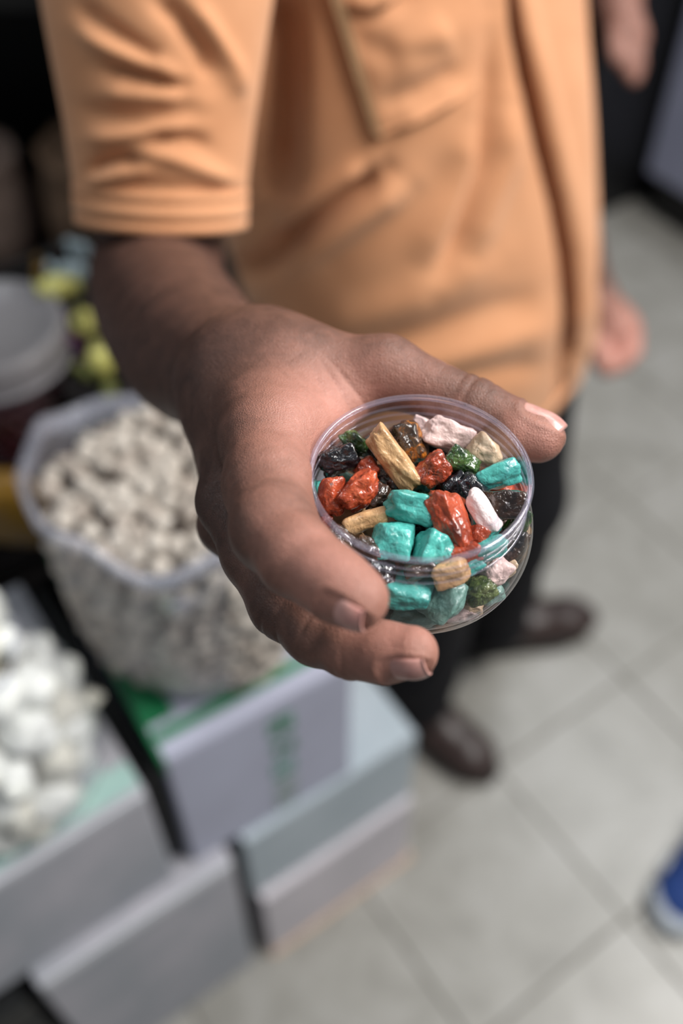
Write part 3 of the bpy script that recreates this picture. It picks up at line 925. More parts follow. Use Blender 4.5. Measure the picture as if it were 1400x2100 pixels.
def pebble(seed, size, planes=9, sharp=16, lump=.10, sub=5, wrinkle=.025):
    """A stone: a soft-edged many-sided body with dents and fine wrinkles."""
    r = np.random.default_rng(seed)
    D, F = ico(sub)
    n = r.normal(size=(planes, 3)); n /= np.linalg.norm(n, axis=1)[:, None]
    n = np.concatenate([n, -n[:planes // 2 + 1] + r.normal(size=(planes // 2 + 1, 3)) * .35]); n /= np.linalg.norm(n, axis=1)[:, None]
    h = r.uniform(.74, 1.0, len(n))
    ax = np.concatenate([np.eye(3), -np.eye(3)]) + r.normal(size=(6, 3)) * .10; ax /= np.linalg.norm(ax, axis=1)[:, None]
    n = np.concatenate([n, ax]); h = np.concatenate([h, r.uniform(.70, .82, 6)])
    dots = np.clip(D @ n.T, 1e-3, None) / h
    rad = 1 / (np.sum(dots ** sharp, 1) ** (1 / sharp))
    rad = np.minimum(rad, 1.25)
    off = r.uniform(0, 50, 3)
    ln = np.array([mnoise.noise(Vector(d * 1.9 + off)) for d in D]) * lump
    wn = np.array([abs(mnoise.noise(Vector(d * 5.5 + off))) for d in D]) * -wrinkle * 2.4
    V = D * (rad + ln + wn)[:, None]
    V = V / np.abs(V).max(0)
    return V * np.asarray(size), F

def make_candy(mat, center, half, label, seed, rot=(0, 0, 0), axis=None, planes=9, sharp=14, lump=.14, group='pebble candies in the clear jar', sub=5, wrinkle=.03):
    V, F = pebble(seed, half, planes, sharp, lump, sub, wrinkle)
    o = link('pebble_candy', mesh_py('pebble_candy', V, F), CM[mat], None, loc=tuple(center))
    if axis is not None:
        q = Vector(axis).to_track_quat('X', 'Z')
        o.rotation_euler = (q.to_matrix() @ Matrix.Rotation(rot[0], 3, 'X')).to_euler()
    else:
        o.rotation_euler = rot
    return tag(o, label, 'candy', group)

ZR = JAR_C[2]
CANDY = []
def top_candy(mat, px, py, w, h, depth, label, seed, ang=0.0, tilt=0.0, third=None, **kw):
    """Candy lying in the open top: centre seen at px,py, `depth` m below the rim; w, h the seen size; ang its long axis in the picture."""
    c = atz(px, py, ZR - depth)
    d = project(c)[2]
    s = d / FPX / 2
    a = math.radians(ang)
    e = P(px + 40 * math.cos(a), py - 40 * math.sin(a), d + tilt * .004)
    V = e - c
    t = third if third else min(w, h)
    CANDY.append((c, (w * s + h * s) / 2))
    make_candy(mat, c, (w * s * 1.08, h * s * 1.10, t * s * 1.1), label, seed, rot=(kw.pop('roll', -.85), 0, 0), axis=V, **kw)
T = top_candy
T('tan', 806, 944, 146, 60, .0085, 'long tan bar-shaped candy lying across the middle of the jar', 11, -52, .4, 54, planes=2, sharp=14, lump=.10, wrinkle=.03)
T('black', 693, 945, 84, 62, .0118, 'black glossy lumpy candy by the left of the jar rim', 12, 20, 0, 58, wrinkle=.06, lump=.2)
T('green', 727, 910, 66, 42, .0112, 'small dark green glossy candy between the black one and the tan bar', 13, -50, wrinkle=.05)
T('veined', 838, 906, 94, 76, .0112, 'brown glossy candy with orange veins behind the tan bar', 14, -70, 0, 64, wrinkle=.05)
T('pink', 918, 893, 110, 64, .0110, 'large pale pink candy at the back of the jar', 15, -20, 0, 60, planes=7, lump=.16)
T('pink', 866, 874, 46, 34, .0140, 'small pink candy peeping out behind the large pale pink one', 16, -20)
T('beige', 993, 925, 70, 58, .0118, 'beige rounded candy near the thumb side of the jar', 17, -50, 0, 54, sharp=9, lump=.12)
T('orange', 888, 962, 76, 70, .0110, 'crumpled orange-red candy right of the tan bar', 18, 40, 0, 60, planes=10, lump=.2, wrinkle=.07)
T('green', 948, 949, 72, 54, .0112, 'wet-looking green candy below the pale pink one', 19, -30, 0, 52, wrinkle=.06)
T('teal', 1020, 977, 90, 52, .0108, 'turquoise candy against the right inside of the rim', 20, 18, 0, 54, planes=8)
T('black', 932, 996, 56, 50, .0145, 'black shiny candy in the gap right of the crumpled orange one', 21, 30, 0, 46, wrinkle=.05)
T('black', 968, 1003, 66, 56, .0128, 'blue-black candy touching the right turquoise one', 22, -50, 0, 50)
T('brown', 1031, 1036, 88, 68, .0118, 'dark brown block-shaped candy beside the white one', 23, 0, 0, 60, planes=7, lump=.1)
T('white', 988, 1048, 96, 48, .0098, 'white wedge-shaped candy with grey specks beside the big orange-red one', 24, -55, 0, 44, planes=7, sharp=10, lump=.08, wrinkle=.015)
T('orange', 924, 1066, 136, 78, .0090, 'largest orange-red candy, ridged, near the front of the jar', 25, -62, 0, 64, planes=8, sharp=18, lump=.2, wrinkle=.05)
T('orange', 979, 1098, 46, 34, .0125, 'small orange-red candy under the white wedge', 26, 60, wrinkle=.05)
T('teal', 845, 1043, 112, 78, .0092, 'bright turquoise candy in the centre front with a notch', 27, -12, 0, 66, planes=9, sharp=16, lump=.2)
T('teal', 804, 1108, 92, 90, .0140, 'turquoise candy with a broad flat face at the front rim', 28, 0, 0, 76, planes=8, sharp=20, lump=.1)
T('teal', 884, 1122, 72, 74, .0130, 'pale-streaked turquoise candy next to the broad flat one', 29, 70, 0, 64, planes=8)
T('orange', 679, 1020, 86, 52, .0128, 'rust orange candy pressed to the left inside of the jar', 30, 82, 0, 54, planes=8)
T('orange', 738, 1007, 96, 72, .0105, 'orange candy with grey dents, left of the turquoise centre', 31, 45, 0, 62, planes=8, sharp=18, lump=.22, wrinkle=.05)
T('orange', 753, 961, 56, 46, .0118, 'small orange-red candy tucked against the tan bar', 32, 30, wrinkle=.05)
T('brown', 776, 1019, 58, 52, .0135, 'dark brown candy between the orange and the turquoise ones', 33, 60, 0, 46)
T('tan', 750, 1067, 92, 42, .0128, 'flat tan candy near the left front of the rim', 34, 18, 0, 40, sharp=9, lump=.1, wrinkle=.015)
T('black', 858, 1085, 60, 46, .0170, 'black candy deep in the gap below the turquoise centre', 35, 0)
T('brown', 800, 985, 70, 60, .0190, 'brown candy almost hidden under the tan bar', 36, 0)
T('teal', 1000, 1080, 60, 46, .0170, 'turquoise candy half hidden below the dark brown block', 37, 10)

def wall_candy(mat, px, py, w, h, inset, label, seed, ang=0.0, third=None, **kw):
    """Candy pressed against the inside of the jar wall, seen through the plastic at px,py."""
    r = ray(px, py); o = CAM - JAR_C
    best = None
    for t in np.linspace(.24, .40, 400):
        q = o + r * t
        rad = math.hypot(q[0], q[1]); z = -q[2]
        if .0135 < z < JAR_H - .003 and rad < jar_radius(z) - inset:
            best = q + JAR_C; break
    if best is None:                       # the ray only grazes the filling: move in from the wall
        cand = [o + r * t for t in np.linspace(.24, .40, 400)]
        cand = [q for q in cand if .0135 < -q[2] < JAR_H - .004]
        q = min(cand, key=lambda q: math.hypot(q[0], q[1]) - jar_radius(-q[2]))
        f = min(1, (jar_radius(-q[2]) - inset) / math.hypot(q[0], q[1]))
        best = JAR_C + q * np.array([f, f, 1])
    d = project(best)[2]; s = d / FPX / 2; a = math.radians(ang)
    e = P(px + 40 * math.cos(a), py - 40 * math.sin(a), d)
    make_candy(mat, best, (w * s * 1.08, h * s * 1.08, (third or min(w, h)) * s), label, seed, rot=(kw.pop('roll', -.3), 0, 0), axis=e - best, **kw)
W_ = wall_candy
W_('teal', 832, 1214, 108, 84, .0072, 'turquoise candy behind the plastic just above the index fingertip', 51, -10, 60, planes=7, sharp=20)
W_('greyteal', 906, 1228, 96, 104, .0076, 'grey-turquoise candy low in the front of the jar', 52, 70, 60, planes=7, sharp=20)
W_('olive', 979, 1207, 70, 68, .0068, 'olive green candy seen through the front wall of the jar', 53, 30, 52, wrinkle=.06)
W_('pink', 1015, 1170, 66, 60, .0066, 'pink candy seen through the right front wall of the jar', 54, 45, 52)
W_('tan', 922, 1172, 80, 56, .0068, 'peach tan candy under the front rim seen through the plastic', 55, 15, 50)
W_('pink', 955, 1262, 78, 50, .0060, 'pale pink candy at the bottom edge of the jar', 56, 20, 44)
W_('brown', 1050, 1122, 84, 62, .0066, 'dark brown candy behind the right wall of the jar', 57, 60, 52)
W_('green', 1074, 1076, 64, 40, .0050, 'green candy at the far right wall of the jar', 58, 70, 36)
W_('beige', 1058, 1178, 50, 40, .0056, 'small beige candy low by the right wall of the jar', 59, 60, 36)
W_('greyteal', 1020, 1225, 60, 50, .0060, 'grey-turquoise candy low by the right wall of the jar', 60, 40, 44)
W_('greyteal', 850, 1268, 96, 56, .0072, 'grey-turquoise candy at the very bottom above the middle fingertip', 61, 0, 50, planes=7)
W_('teal', 1000, 1126, 80, 52, .0070, 'turquoise sliver behind the rim threads at the right front', 62, 20, 44)
W_('teal', 645, 1015, 60, 40, .0050, 'turquoise candy at the left wall beside the index finger', 63, 80, 36)
W_('orange', 655, 1075, 56, 40, .0052, 'orange candy at the left wall touching the index finger', 64, 60, 36)
W_('brown', 703, 1112, 84, 56, .0064, 'brown candy behind the left front rim of the jar', 65, -40, 48)
W_('black', 775, 1168, 84, 56, .0074, 'black candy beside the index fingertip behind the plastic', 66, -30, 48)
W_('brown', 762, 1130, 70, 56, .0080, 'brown candy beneath the flat tan one', 67, -30, 48)
W_('orange', 948, 1130, 72, 52, .0074, 'orange-red candy showing just under the front rim', 68, 10, 46)
W_('beige', 985, 1262, 44, 34, .0054, 'tiny beige candy at the bottom right of the jar', 69, 20, 30)
W_('black', 1075, 1110, 60, 50, .0062, 'black candy at the right wall under the brown block', 70, 60, 44)
W_('orange', 1030, 1130, 60, 50, .0100, 'orange-red candy behind the pink one at the right wall', 71, 30, 44)
W_('teal', 960, 1160, 60, 44, .0090, 'turquoise candy wedged between the peach tan and olive ones', 72, 30, 40)
W_('brown', 860, 1165, 66, 50, .0100, 'brown candy behind the two front turquoise ones', 73, 10, 40)
# the layers below and between, which only glimmer through the gaps
kinds = ['brown', 'teal', 'black', 'orange', 'tan', 'greyteal', 'brown', 'pink', 'green', 'orange', 'beige']
placed = [np.array(o.location) for o in COL.objects if o.name.startswith('pebble_candy')]
rr_ = np.random.default_rng(21); k = 0
for _ in range(6000):
    z = rr_.uniform(.0175, .0425); R_ = jar_radius(z) - .0062 - (.0015 if z > .035 else 0)
    rad = R_ if rr_.uniform() < .6 else R_ * math.sqrt(rr_.uniform()); a = rr_.uniform(0, 2 * math.pi)
    c = JAR_C + np.array([rad * math.cos(a), rad * math.sin(a), -z])
    if math.sin(a) < .15 and math.cos(a) < .72 and rad > R_ - .0045:
        continue
    if min(((c - q) ** 2).sum() for q in placed) < .0108 ** 2:
        continue
    placed.append(c)
    make_candy(kinds[k % len(kinds)], c, (.0064, .0057, .0053) if z < .039 else (.0058, .0052, .0042),
               'pebble candy in the lower layers of the jar, mostly hidden', 100 + k, rot=(a, .5 * k, a * 2), group='pebble candies in the lower layers of the jar', sub=4)
    k += 1

# ------------------------------------------------------------------ cartons
def carton_mat(name, c0, c1):
    return simple(name, c0, c1, 6, .55, .4, bscale=60, bstr=.1, bdist=.001)
M_carton = carton_mat('white_carton', srgb(174, 177, 196), srgb(164, 166, 184))
M_carton2 = carton_mat('bluish_carton', srgb(176, 186, 194), srgb(160, 172, 180))
M_carton3 = carton_mat('grey_carton', srgb(150, 154, 162), srgb(176, 174, 182))
M_carton4 = carton_mat('pinkish_white_carton', srgb(206, 200, 206), srgb(188, 184, 190))
M_green = simple('green_print', srgb(14, 104, 62), srgb(20, 122, 74), 30, .5)
M_mint = simple('mint_print', srgb(168, 200, 194), srgb(156, 190, 186), 30, .5)
M_tape = simple('packing_tape', srgb(205, 208, 216), srgb(215, 218, 226), 30, .25, coat=.5)
M_black = simple('shade_fill_black', srgb(22, 24, 26), srgb(14, 15, 17), 20, .5)  # black for the added crate and sheets that stand in for shade
def carton(front_l, front_r, z0, z1, depth, mat, label, name='carton'):
    """Upright carton: its front bottom edge runs from front_l to front_r (x,y), its lid split in two flaps."""
    fl = np.array([front_l[0], front_l[1], 0.0]); fr = np.array([front_r[0], front_r[1], 0.0])
    u = unit(fr - fl); w = np.linalg.norm(fr - fl); v = np.array([-u[1], u[0], 0])
    c = fl + u * w / 2 + v * depth / 2
    rz = math.atan2(u[1], u[0])
    t = thing(name, (c[0], c[1], z0), label, 'box')
    t.rotation_euler = (0, 0, rz)
    h = z1 - z0
    def piece(nm, size, loc, m, parent=t, bev=.003):
        o = link(nm, box_mesh(nm, size, bev), m, parent, local=True, loc=loc)
        return o
    piece('body', (w, depth, h - .004), (0, 0, (h - .004) / 2), mat)
    piece('flap', (w - .002, depth / 2 - .002, .004), (0, -depth / 4, h - .002), mat, bev=.001)
    piece('flap', (w - .002, depth / 2 - .002, .004), (0, depth / 4, h - .002), mat, bev=.001)
    return t, w, depth, h, piece
def AB(a, b): return ab(a, b)[:2]
# bottom row on the floor
carton(AB(.424, .172), AB(.424, .420), .0065, .225, .30, M_carton4, 'pinkish white carton on the floor at the right end of the bottom row')
carton(AB(.436, .166), AB(.432, .420), .226, .405, .29, M_carton2, 'bluish white carton between the floor carton and the carton with green print')
cI, w, d, h, piece = carton(AB(.432, -.098), AB(.430, .146), 0, .405, .30, M_carton3, 'grey white carton at the front left of the bottom row')
piece('tape', (w * .98, .003, .02), (0, -d / 2 - .0006, h - .012), M_tape, bev=.001)
cF, w, d, h, piece = carton(AB(.450, .108), AB(.438, .320), .406, .665, .30, M_carton, 'white carton with vertical green print under the full bag')
# green edge strip and lid border, and the column of green characters on the front
piece('green_edge', (.004, d * .99, .028), (-w / 2 - .001, 0, h - .015), M_green, bev=.0008)
piece('green_border', (w * .98, .012, .0012), (0, -d / 2 + .026, h + .0004), M_green, bev=.0003)
piece('green_border', (.030, d * .86, .0012), (-w / 2 + .016, .02, h + .0004), M_green, bev=.0003)
def glyph(strokes, ox, oz, s):
    bm = bmesh.new()
    for x0, z0, x1, z1 in strokes:
        r = bmesh.ops.create_cube(bm, size=1)
        bmesh.ops.scale(bm, vec=(max(abs(x1 - x0), .18) * s, .0012, max(abs(z1 - z0), .18) * s), verts=r['verts'])
        bmesh.ops.translate(bm, vec=((x0 + x1) / 2 * s + ox, 0, (z0 + z1) / 2 * s + oz), verts=r['verts'])
    me = bpy.data.meshes.new('character'); bm.to_mesh(me); bm.free()
    return me
G1 = [(0, 1, 1, 1), (0, .5, 1, .5), (.5, 0, .5, 1.1), (0, 0, .3, .4), (1, 0, .7, .4)]
G2 = [(0, .95, 1, .95), (.1, .1, .1, .9), (.9, .1, .9, .9), (0, .1, 1, .1), (.5, .3, .5, .7)]
G3 = [(0, .8, .6, .8), (.3, 0, .3, 1.1), (.7, .2, 1.1, .2), (.9, .1, .9, 1), (.6, .6, 1.1, .6)]
M_gp = [M_green, simple('faded_green_print', srgb(60, 130, 104), srgb(74, 140, 116), 40, .5), simple('grey_green_print', srgb(118, 136, 128), srgb(130, 146, 138), 40, .5)]
for i, (g, oz, s, m) in enumerate(((G1, .192, .030, M_gp[0]), (G3, .142, .028, M_gp[0]), (G2, .096, .027, M_gp[1]), (G1, .050, .028, M_gp[2]), (G2, .012, .025, M_gp[2]))):
    link('printed_character', glyph(g, .004, oz, s), m, cF, local=True, loc=(0, -d / 2 - .0004, 0))
cH, w, d, h, piece = carton(AB(.448, -.175), AB(.448, .082), .406, .640, .30, M_carton3, 'grey carton with a mint strip under the bag of large white sweets')
piece('tape', (w * .98, .003, .012), (0, -d / 2 - .0006, h - .008), M_tape, bev=.001)
piece('mint_border', (w * .98, .03, .0012), (0, -d / 2 + .022, h + .0004), M_mint, bev=.0003)
bcr = thing('crate', tuple(ab(.59, -.255, 0)), 'black crate added to darken the bottom left corner beside the grey white carton', 'crate')  # added as a dark filler for the shaded corner; also props the grey carton
bcr.rotation_euler = (0, 0, ROT_AB)
for nm, size, loc in [('base', (.28, .30, .02), (0, 0, .012))] + [('slat', (.28, .012, .07), (0, s * .144, .065 + .085 * k)) for s in (-1, 1) for k in range(4)] + \
        [('slat', (.012, .27, .07), (s * .134, 0, .065 + .085 * k)) for s in (-1, 1) for k in range(4)] + [('top', (.28, .30, .012), (0, 0, .366))] + \
        [('post', (.02, .02, .34), (sx * .118, sy * .128, .19)) for sx in (-1, 1) for sy in (-1, 1)]:
    link(nm, box_mesh(nm, size, .003, 1), M_black, bcr, local=True, loc=loc)
o = link('cardboard_sheet', box_mesh('cardboard_sheet', (.26, .30, .006), .001), simple('peach_cardboard', srgb(196, 172, 152), srgb(186, 160, 140), 20, .8), None, loc=tuple(ab(.568, .300, .003)))
o.rotation_euler = (0, 0, ROT_AB); tag(o, 'peach cardboard sheet under the pinkish white floor carton', 'cardboard')
# black sheets stand in for the shade in the gaps between the cartons
o = link('gap_shade_sheet', box_mesh('gap_shade_sheet', (.010, .27, .225), .003), M_black, None, loc=tuple(ab(.600, .0945, .519)))
o.rotation_euler = (0, 0, ROT_AB); tag(o, 'black sheet added as the shade in the gap between the two carton stacks', 'sheet')
o = link('gap_shade_sheet', box_mesh('gap_shade_sheet', (.010, .26, .38), .003), M_black, None, loc=tuple(ab(.580, .1555, .191)))
o.rotation_euler = (0, 0, ROT_AB); tag(o, 'black sheet added as the shade in the gap between the bottom cartons', 'sheet')

# ------------------------------------------------------------------ open bags of white sweets
M_bag = clear_plastic('clear_bag_film', (.97, .97, .98, 1), .16, 1.35, milk=.10, milk_col=(.75, .77, .85, 1), bscale=26, bdist=.006, bstr=.6)
M_bagrim = clear_plastic('bag_edge_film', (.9, .91, .95, 1), .14, 1.45, milk=.24, milk_col=(.70, .72, .82, 1), bscale=40, bdist=.004)
M_nut = simple('cream_nut', srgb(202, 195, 186), srgb(178, 168, 157), 70, .55, bscale=200, bstr=.3, bdist=.001)
M_nut2 = simple('greyish_nut', srgb(184, 175, 166), srgb(156, 144, 133), 70, .6, bscale=200, bstr=.3, bdist=.001)
M_nutcore = simple('nut_gap_shade', srgb(122, 108, 98), srgb(104, 90, 82), 70, .7)  # core coloured darker to paint the shade between the cream sweets
M_mercore = simple('sugar_gap_shade', srgb(158, 154, 142), srgb(140, 136, 124), 40, .7)  # grey core stands in for the shade deep between the white sweets
M_mer = simple('white_sugar', srgb(238, 240, 236), srgb(222, 224, 218), 40, .5, bscale=90, bstr=.2, bdist=.001)
M_mer2 = simple('cream_sugar', srgb(220, 219, 208), srgb(206, 203, 190), 40, .5, bscale=90, bstr=.2, bdist=.001)
def bag_radius(th, seed, amp):
    return 1 + amp * (.5 * np.sin(3 * th + seed) + .35 * np.sin(5 * th + 2.1 * seed) + .25 * np.sin(8 * th + .7 * seed))
def make_bag(c, z0, prof, label, seed, flare, squash=(1, 1), amp=.04, roll=1.0):
    """prof: (height, radius) up the filled part; flare: (height, radius) of the loose open edge."""
    th = np.linspace(0, 2 * math.pi, 96, endpoint=False)
    t = thing('open_bag', (c[0], c[1], z0), label, 'bag')
    def ring(h, r, am):
        k = bag_radius(th, seed, am) * r
        return np.stack([c[0] + k * np.cos(th) * squash[0], c[1] + k * np.sin(th) * squash[1], np.full_like(th, z0 + h) + (.012 * np.sin(2 * th + seed) + .007 * np.sin(5 * th) + .005 * np.sin(9 * th + seed)) * (h > flare[0][0] - .001)], 1)
    rings = [ring(.002, prof[0][1] * .05, 0)] + [ring(h, r, amp) for h, r in prof] + [ring(h, r, amp * 1.5) for h, r in flare]
    link('film', mesh_py('film', *loft(rings)), M_bag, t)
    edge = [ring(flare[-1][0] + dz, flare[-1][1] + dr, amp * 1.5) for dz, dr in ((-.014 * roll, .0), (-.004 * roll, .004 * roll), (.004 * roll, .003 * roll), (.004 * roll, -.003 * roll), (-.004 * roll, -.004 * roll), (-.016 * roll, -.003 * roll))]
    link('rolled_edge', mesh_py('rolled_edge', *loft(edge)), M_bagrim, t)
    return t
def fill_bag(c, z0, prof, top, size, count_side, mats, name, label, group, core_label, seed, squash=(1, 1), amp=.04, sector=None, kinds=5, maxn=300, mound=.02, gap=1.36):
    r = np.random.default_rng(seed)
    hs = np.array([p[0] for p in prof]); rs = np.array([p[1] for p in prof])
    # core: everything underneath, never seen singly
    th = np.linspace(0, 2 * math.pi, 72, endpoint=False)
    rings = []
    shr = size[0] * 1.45
    for h in list(np.linspace(.004, top - .012, 26)):
        k = bag_radius(th, seed, amp) * (np.interp(h, hs, rs) - shr)
        rings.append(np.stack([c[0] + k * np.cos(th) * squash[0], c[1] + k * np.sin(th) * squash[1], np.full_like(th, z0 + h)], 1))
    R = np.interp(top, hs, rs)
    for f in (.8, .5, .2, .01):
        k = bag_radius(th, seed, amp) * (R - shr) * f
        rings.append(np.stack([c[0] + k * np.cos(th) * squash[0], c[1] + k * np.sin(th) * squash[1], np.full_like(th, z0 + top - size[2] * 1.0 + mound * (1 - f * f))], 1))
    V, F = loft(rings, cap0=True)
    V = V + np.array([[mnoise.noise(Vector(v * 60)) * size[0] * .5 for _ in range(3)] for v in V])
    core = link(name + '_filling', mesh_py(name + '_filling', V, F), mats[2])
    core['kind'] = 'stuff'; tag(core, core_label, 'sweets')
    meshes = []
    for i in range(kinds):
        Vp, Fp = pebble(seed * 10 + i, size * np.array([r.uniform(.85, 1.1), r.uniform(.85, 1.1), r.uniform(.85, 1.1)]), 7, 7, .12, 3, .02)
        me = mesh_py(name, Vp, Fp); me.materials.append(mats[i % 2]); meshes.append(me)
    spots = []
    for _ in range(12000):
        if r.uniform() < .5:
            f = math.sqrt(r.uniform(0, 1)) * .93; a = r.uniform(0, 2 * math.pi)
            k = float(bag_radius(np.array(a), seed, amp)) * (R - size[0] * .6) * f
            p = np.array([c[0] + k * math.cos(a) * squash[0], c[1] + k * math.sin(a) * squash[1], z0 + top + mound * (1 - f * f) + r.uniform(-.2, .35) * size[2]])
        else:
            h = r.uniform(.012, top); a = r.uniform(0, 2 * math.pi)
            k = float(bag_radius(np.array(a), seed, amp)) * (np.interp(h, hs, rs) - size[0] * .95)
            p = np.array([c[0] + k * math.cos(a) * squash[0], c[1] + k * math.sin(a) * squash[1], z0 + h])
            nrm = np.array([math.cos(a), math.sin(a), .0])
            if (CAM - p) @ nrm < -.05:
                continue
        x, y, _d = project(p)
        if x < -90 or x > 1100:
            continue
        if all(((p - q) ** 2).sum() > (size[0] * gap) ** 2 for q in spots):
            spots.append(p)
        if len(spots) >= maxn:
            break
    for p in spots:
        o = link(name, meshes[r.integers(kinds)], None, None, loc=tuple(p))
        o.rotation_euler = r.uniform(0, 6.28, 3)
        tag(o, label, 'sweet', group)
    return len(spots)
B1 = np.array([-.143, .567]); Z1 = .667
prof1 = [(.004, .080), (.02, .098), (.06, .113), (.12, .120), (.18, .122), (.248, .121)]
make_bag(B1, Z1, prof1, 'large open clear bag full of small cream sweets behind the hand', 1.3, [(.252, .122), (.260, .123), (.268, .125)], (1.0, .80), amp=.055)
n1 = fill_bag(B1, Z1, prof1, .242, np.array([.0114, .0100, .0092]), 0, [M_nut, M_nut2, M_nutcore], 'nut_sweet', 'small round cream sweet in the large open bag behind the hand', 'cream sweets in the open bag', 'packed cream sweets inside the large open bag, coloured darker as shade in the gaps', 3, (1.0, .80), amp=.055)
B2 = np.array([-.322, .428]); Z2 = .642
prof2 = [(.004, .078), (.03, .094), (.07, .098), (.12, .094), (.17, .082), (.205, .066)]
make_bag(B2, Z2, prof2, 'clear bag heaped with large white sweets at the left edge', 2.2, [(.212, .064), (.218, .060)], (1, 1), roll=.35)
n2 = fill_bag(B2, Z2, prof2, .200, np.array([.0225, .020, .017]), 0, [M_mer, M_mer2, M_mercore], 'sugar_sweet', 'large smooth white sweet in the heaped bag at the left edge', 'white sweets in the heaped bag', 'packed white sweets inside the heaped left bag, coloured darker as shade in the gaps', 5, mound=.03, maxn=140)

# ------------------------------------------------------------------ left side: crate, big jar with lid, wrapped sweets, yellow packet
M_crate = simple('dark_crate', srgb(30, 24, 24), srgb(20, 17, 18), 12, .7)
crate_c = np.array([-.46, .935])
cr = thing('crate', (crate_c[0], crate_c[1], 0), 'dark crate standing behind the bags under the big lidded jar', 'crate')
cr.rotation_euler = (0, 0, ROT_AB)
for nm, size, loc in [('base', (.52, .46, .02), (0, 0, .02)), ('top', (.52, .46, .02), (0, 0, .650))] + \
        [('slat', (.52, .016, .085), (0, s * .222, .09 + .11 * k)) for s in (-1, 1) for k in range(6)] + \
        [('slat', (.016, .43, .085), (s * .252, 0, .09 + .11 * k)) for s in (-1, 1) for k in range(6)] + \
        [('post', (.03, .03, .65), (sx * .235, sy * .20, .325)) for sx in (-1, 1) for sy in (-1, 1)]:
    link(nm, box_mesh(nm, size, .004, 1), M_crate, cr, local=True, loc=loc)
BJ = P(-25, 664, 1.0); bz = .662
M_bigjar = clear_plastic('big_jar_plastic', (.80, .74, .75, 1), .05, 1.45)
M_lid = clear_plastic('frosted_lid', (.80, .80, .84, 1), .22, 1.5, milk=.42, milk_col=(.62, .60, .62, 1))
M_red = simple('dark_red_berry', srgb(70, 14, 26), srgb(40, 8, 16), 40, .4, coat=.4)
bj = thing('lidded_jar', (BJ[0], BJ[1], bz), 'big round jar of dark red berries with a frosted screw lid at the left edge', 'jar')
hz = BJ[2] - bz
link('jar_wall', mesh_py('jar_wall', *lathe([(.001, .001), (.062, .001), (.070, .010), (.072, .03), (.072, hz - .06), (.066, hz - .045), (.064, hz - .02)], 64, (BJ[0], BJ[1], bz))), M_bigjar, bj)
lid = link('lid', mesh_py('lid', *lathe([(.073, hz - .042), (.0755, hz - .040), (.0755, hz - .004), (.073, hz), (.066, hz + .001), (.064, hz - .003), (.001, hz - .003)], 72, (BJ[0], BJ[1], bz))), M_lid, bj)
link('lid_ring', mesh_py('lid_ring', *lathe([(.076 + .0022 * math.cos(a), hz - .036 + .003 * math.sin(a)) for a in np.linspace(0, 6.283, 9)], 72, (BJ[0], BJ[1], bz))), M_lid, lid)
Vb, Fb = ico(2)
berry = mesh_py('berry', Vb * np.array([.0095, .009, .0085]) * (1 + .05 * np.sin(Vb[:, :1] * 5)), Fb); berry.materials.append(M_red)
lathe_core = link('berry_filling', mesh_py('berry_filling', *lathe([(.001, .006), (.056, .006), (.058, .02), (.058, hz - .075), (.001, hz - .07)], 40, (BJ[0], BJ[1], bz))), M_red)
lathe_core['kind'] = 'stuff'; tag(lathe_core, 'packed dark red berries inside the big lidded jar', 'berries')
for zi in range(14):
    for i in range(20):
        a = 2 * math.pi * (i + .5 * (zi % 2)) / 20
        p = np.array([BJ[0] + .0605 * math.cos(a), BJ[1] + .0605 * math.sin(a), bz + .014 + zi * .0155 * (hz - .08) / .21])
        x, y, _d = project(p)
        if math.sin(a) > .35 or x < -60 or p[2] > bz + hz - .07:
            continue
        o = link('berry', berry, None, None, loc=tuple(p)); o.rotation_euler = rng.uniform(0, 6, 3)
        tag(o, 'round dark red berry against the wall of the big lidded jar', 'berry', 'berries in the lidded jar')
# wrapped sweets in a loose bag between jar and arm
def wrapper(name, c, size, ang, mat, label, tail=1.0):
    """Twist-wrapped sweet: swollen middle, pinched necks, fanned ends."""
    n = 20; t = np.linspace(0, 2 * math.pi, n, endpoint=False); rings = []
    for x, r, f in ((-1.7, .75, 1), (-1.35, .55, 1), (-1.05, .20, .3), (-.85, .62, 0), (-.5, .93, 0), (0, 1, 0), (.5, .93, 0), (.85, .62, 0), (1.05, .20, .3), (1.35, .55, 1), (1.7, .75, 1)):
        k = r * (1 + .22 * f * np.sin(5 * t))
        if abs(x) > 1:
            x = math.copysign(1 + (abs(x) - 1) * tail, x); r = r * (tail + .2 * (1 - tail))
        rings.append(np.stack([np.full(n, x * size), k * np.cos(t) * size * .72, k * np.sin(t) * size * (.72 - .35 * f)], 1))
    V, F = loft(rings, cap0=True, cap1=True)
    o = link(name, mesh_py(name, V, F), mat, None, loc=tuple(c)); o.rotation_euler = (ang, ang * .7, ang * 1.3)
    return tag(o, label, 'sweet', 'wrapped sweets between the jar and the arm')
M_yel = simple('yellow_foil', srgb(240, 238, 150), srgb(228, 222, 120), 50, .3, coat=.4)
M_pur = simple('purple_foil', srgb(96, 36, 90), srgb(70, 26, 70), 50, .3, coat=.4)
M_pale = simple('pale_blue_film', srgb(190, 208, 214), srgb(170, 190, 196), 40, .3, coat=.3)
M_gold = simple('gold_foil', srgb(150, 112, 30), srgb(120, 88, 26), 50, .3, coat=.3)
M_ogreen = simple('olive_foil', srgb(112, 116, 62), srgb(92, 98, 52), 50, .4)
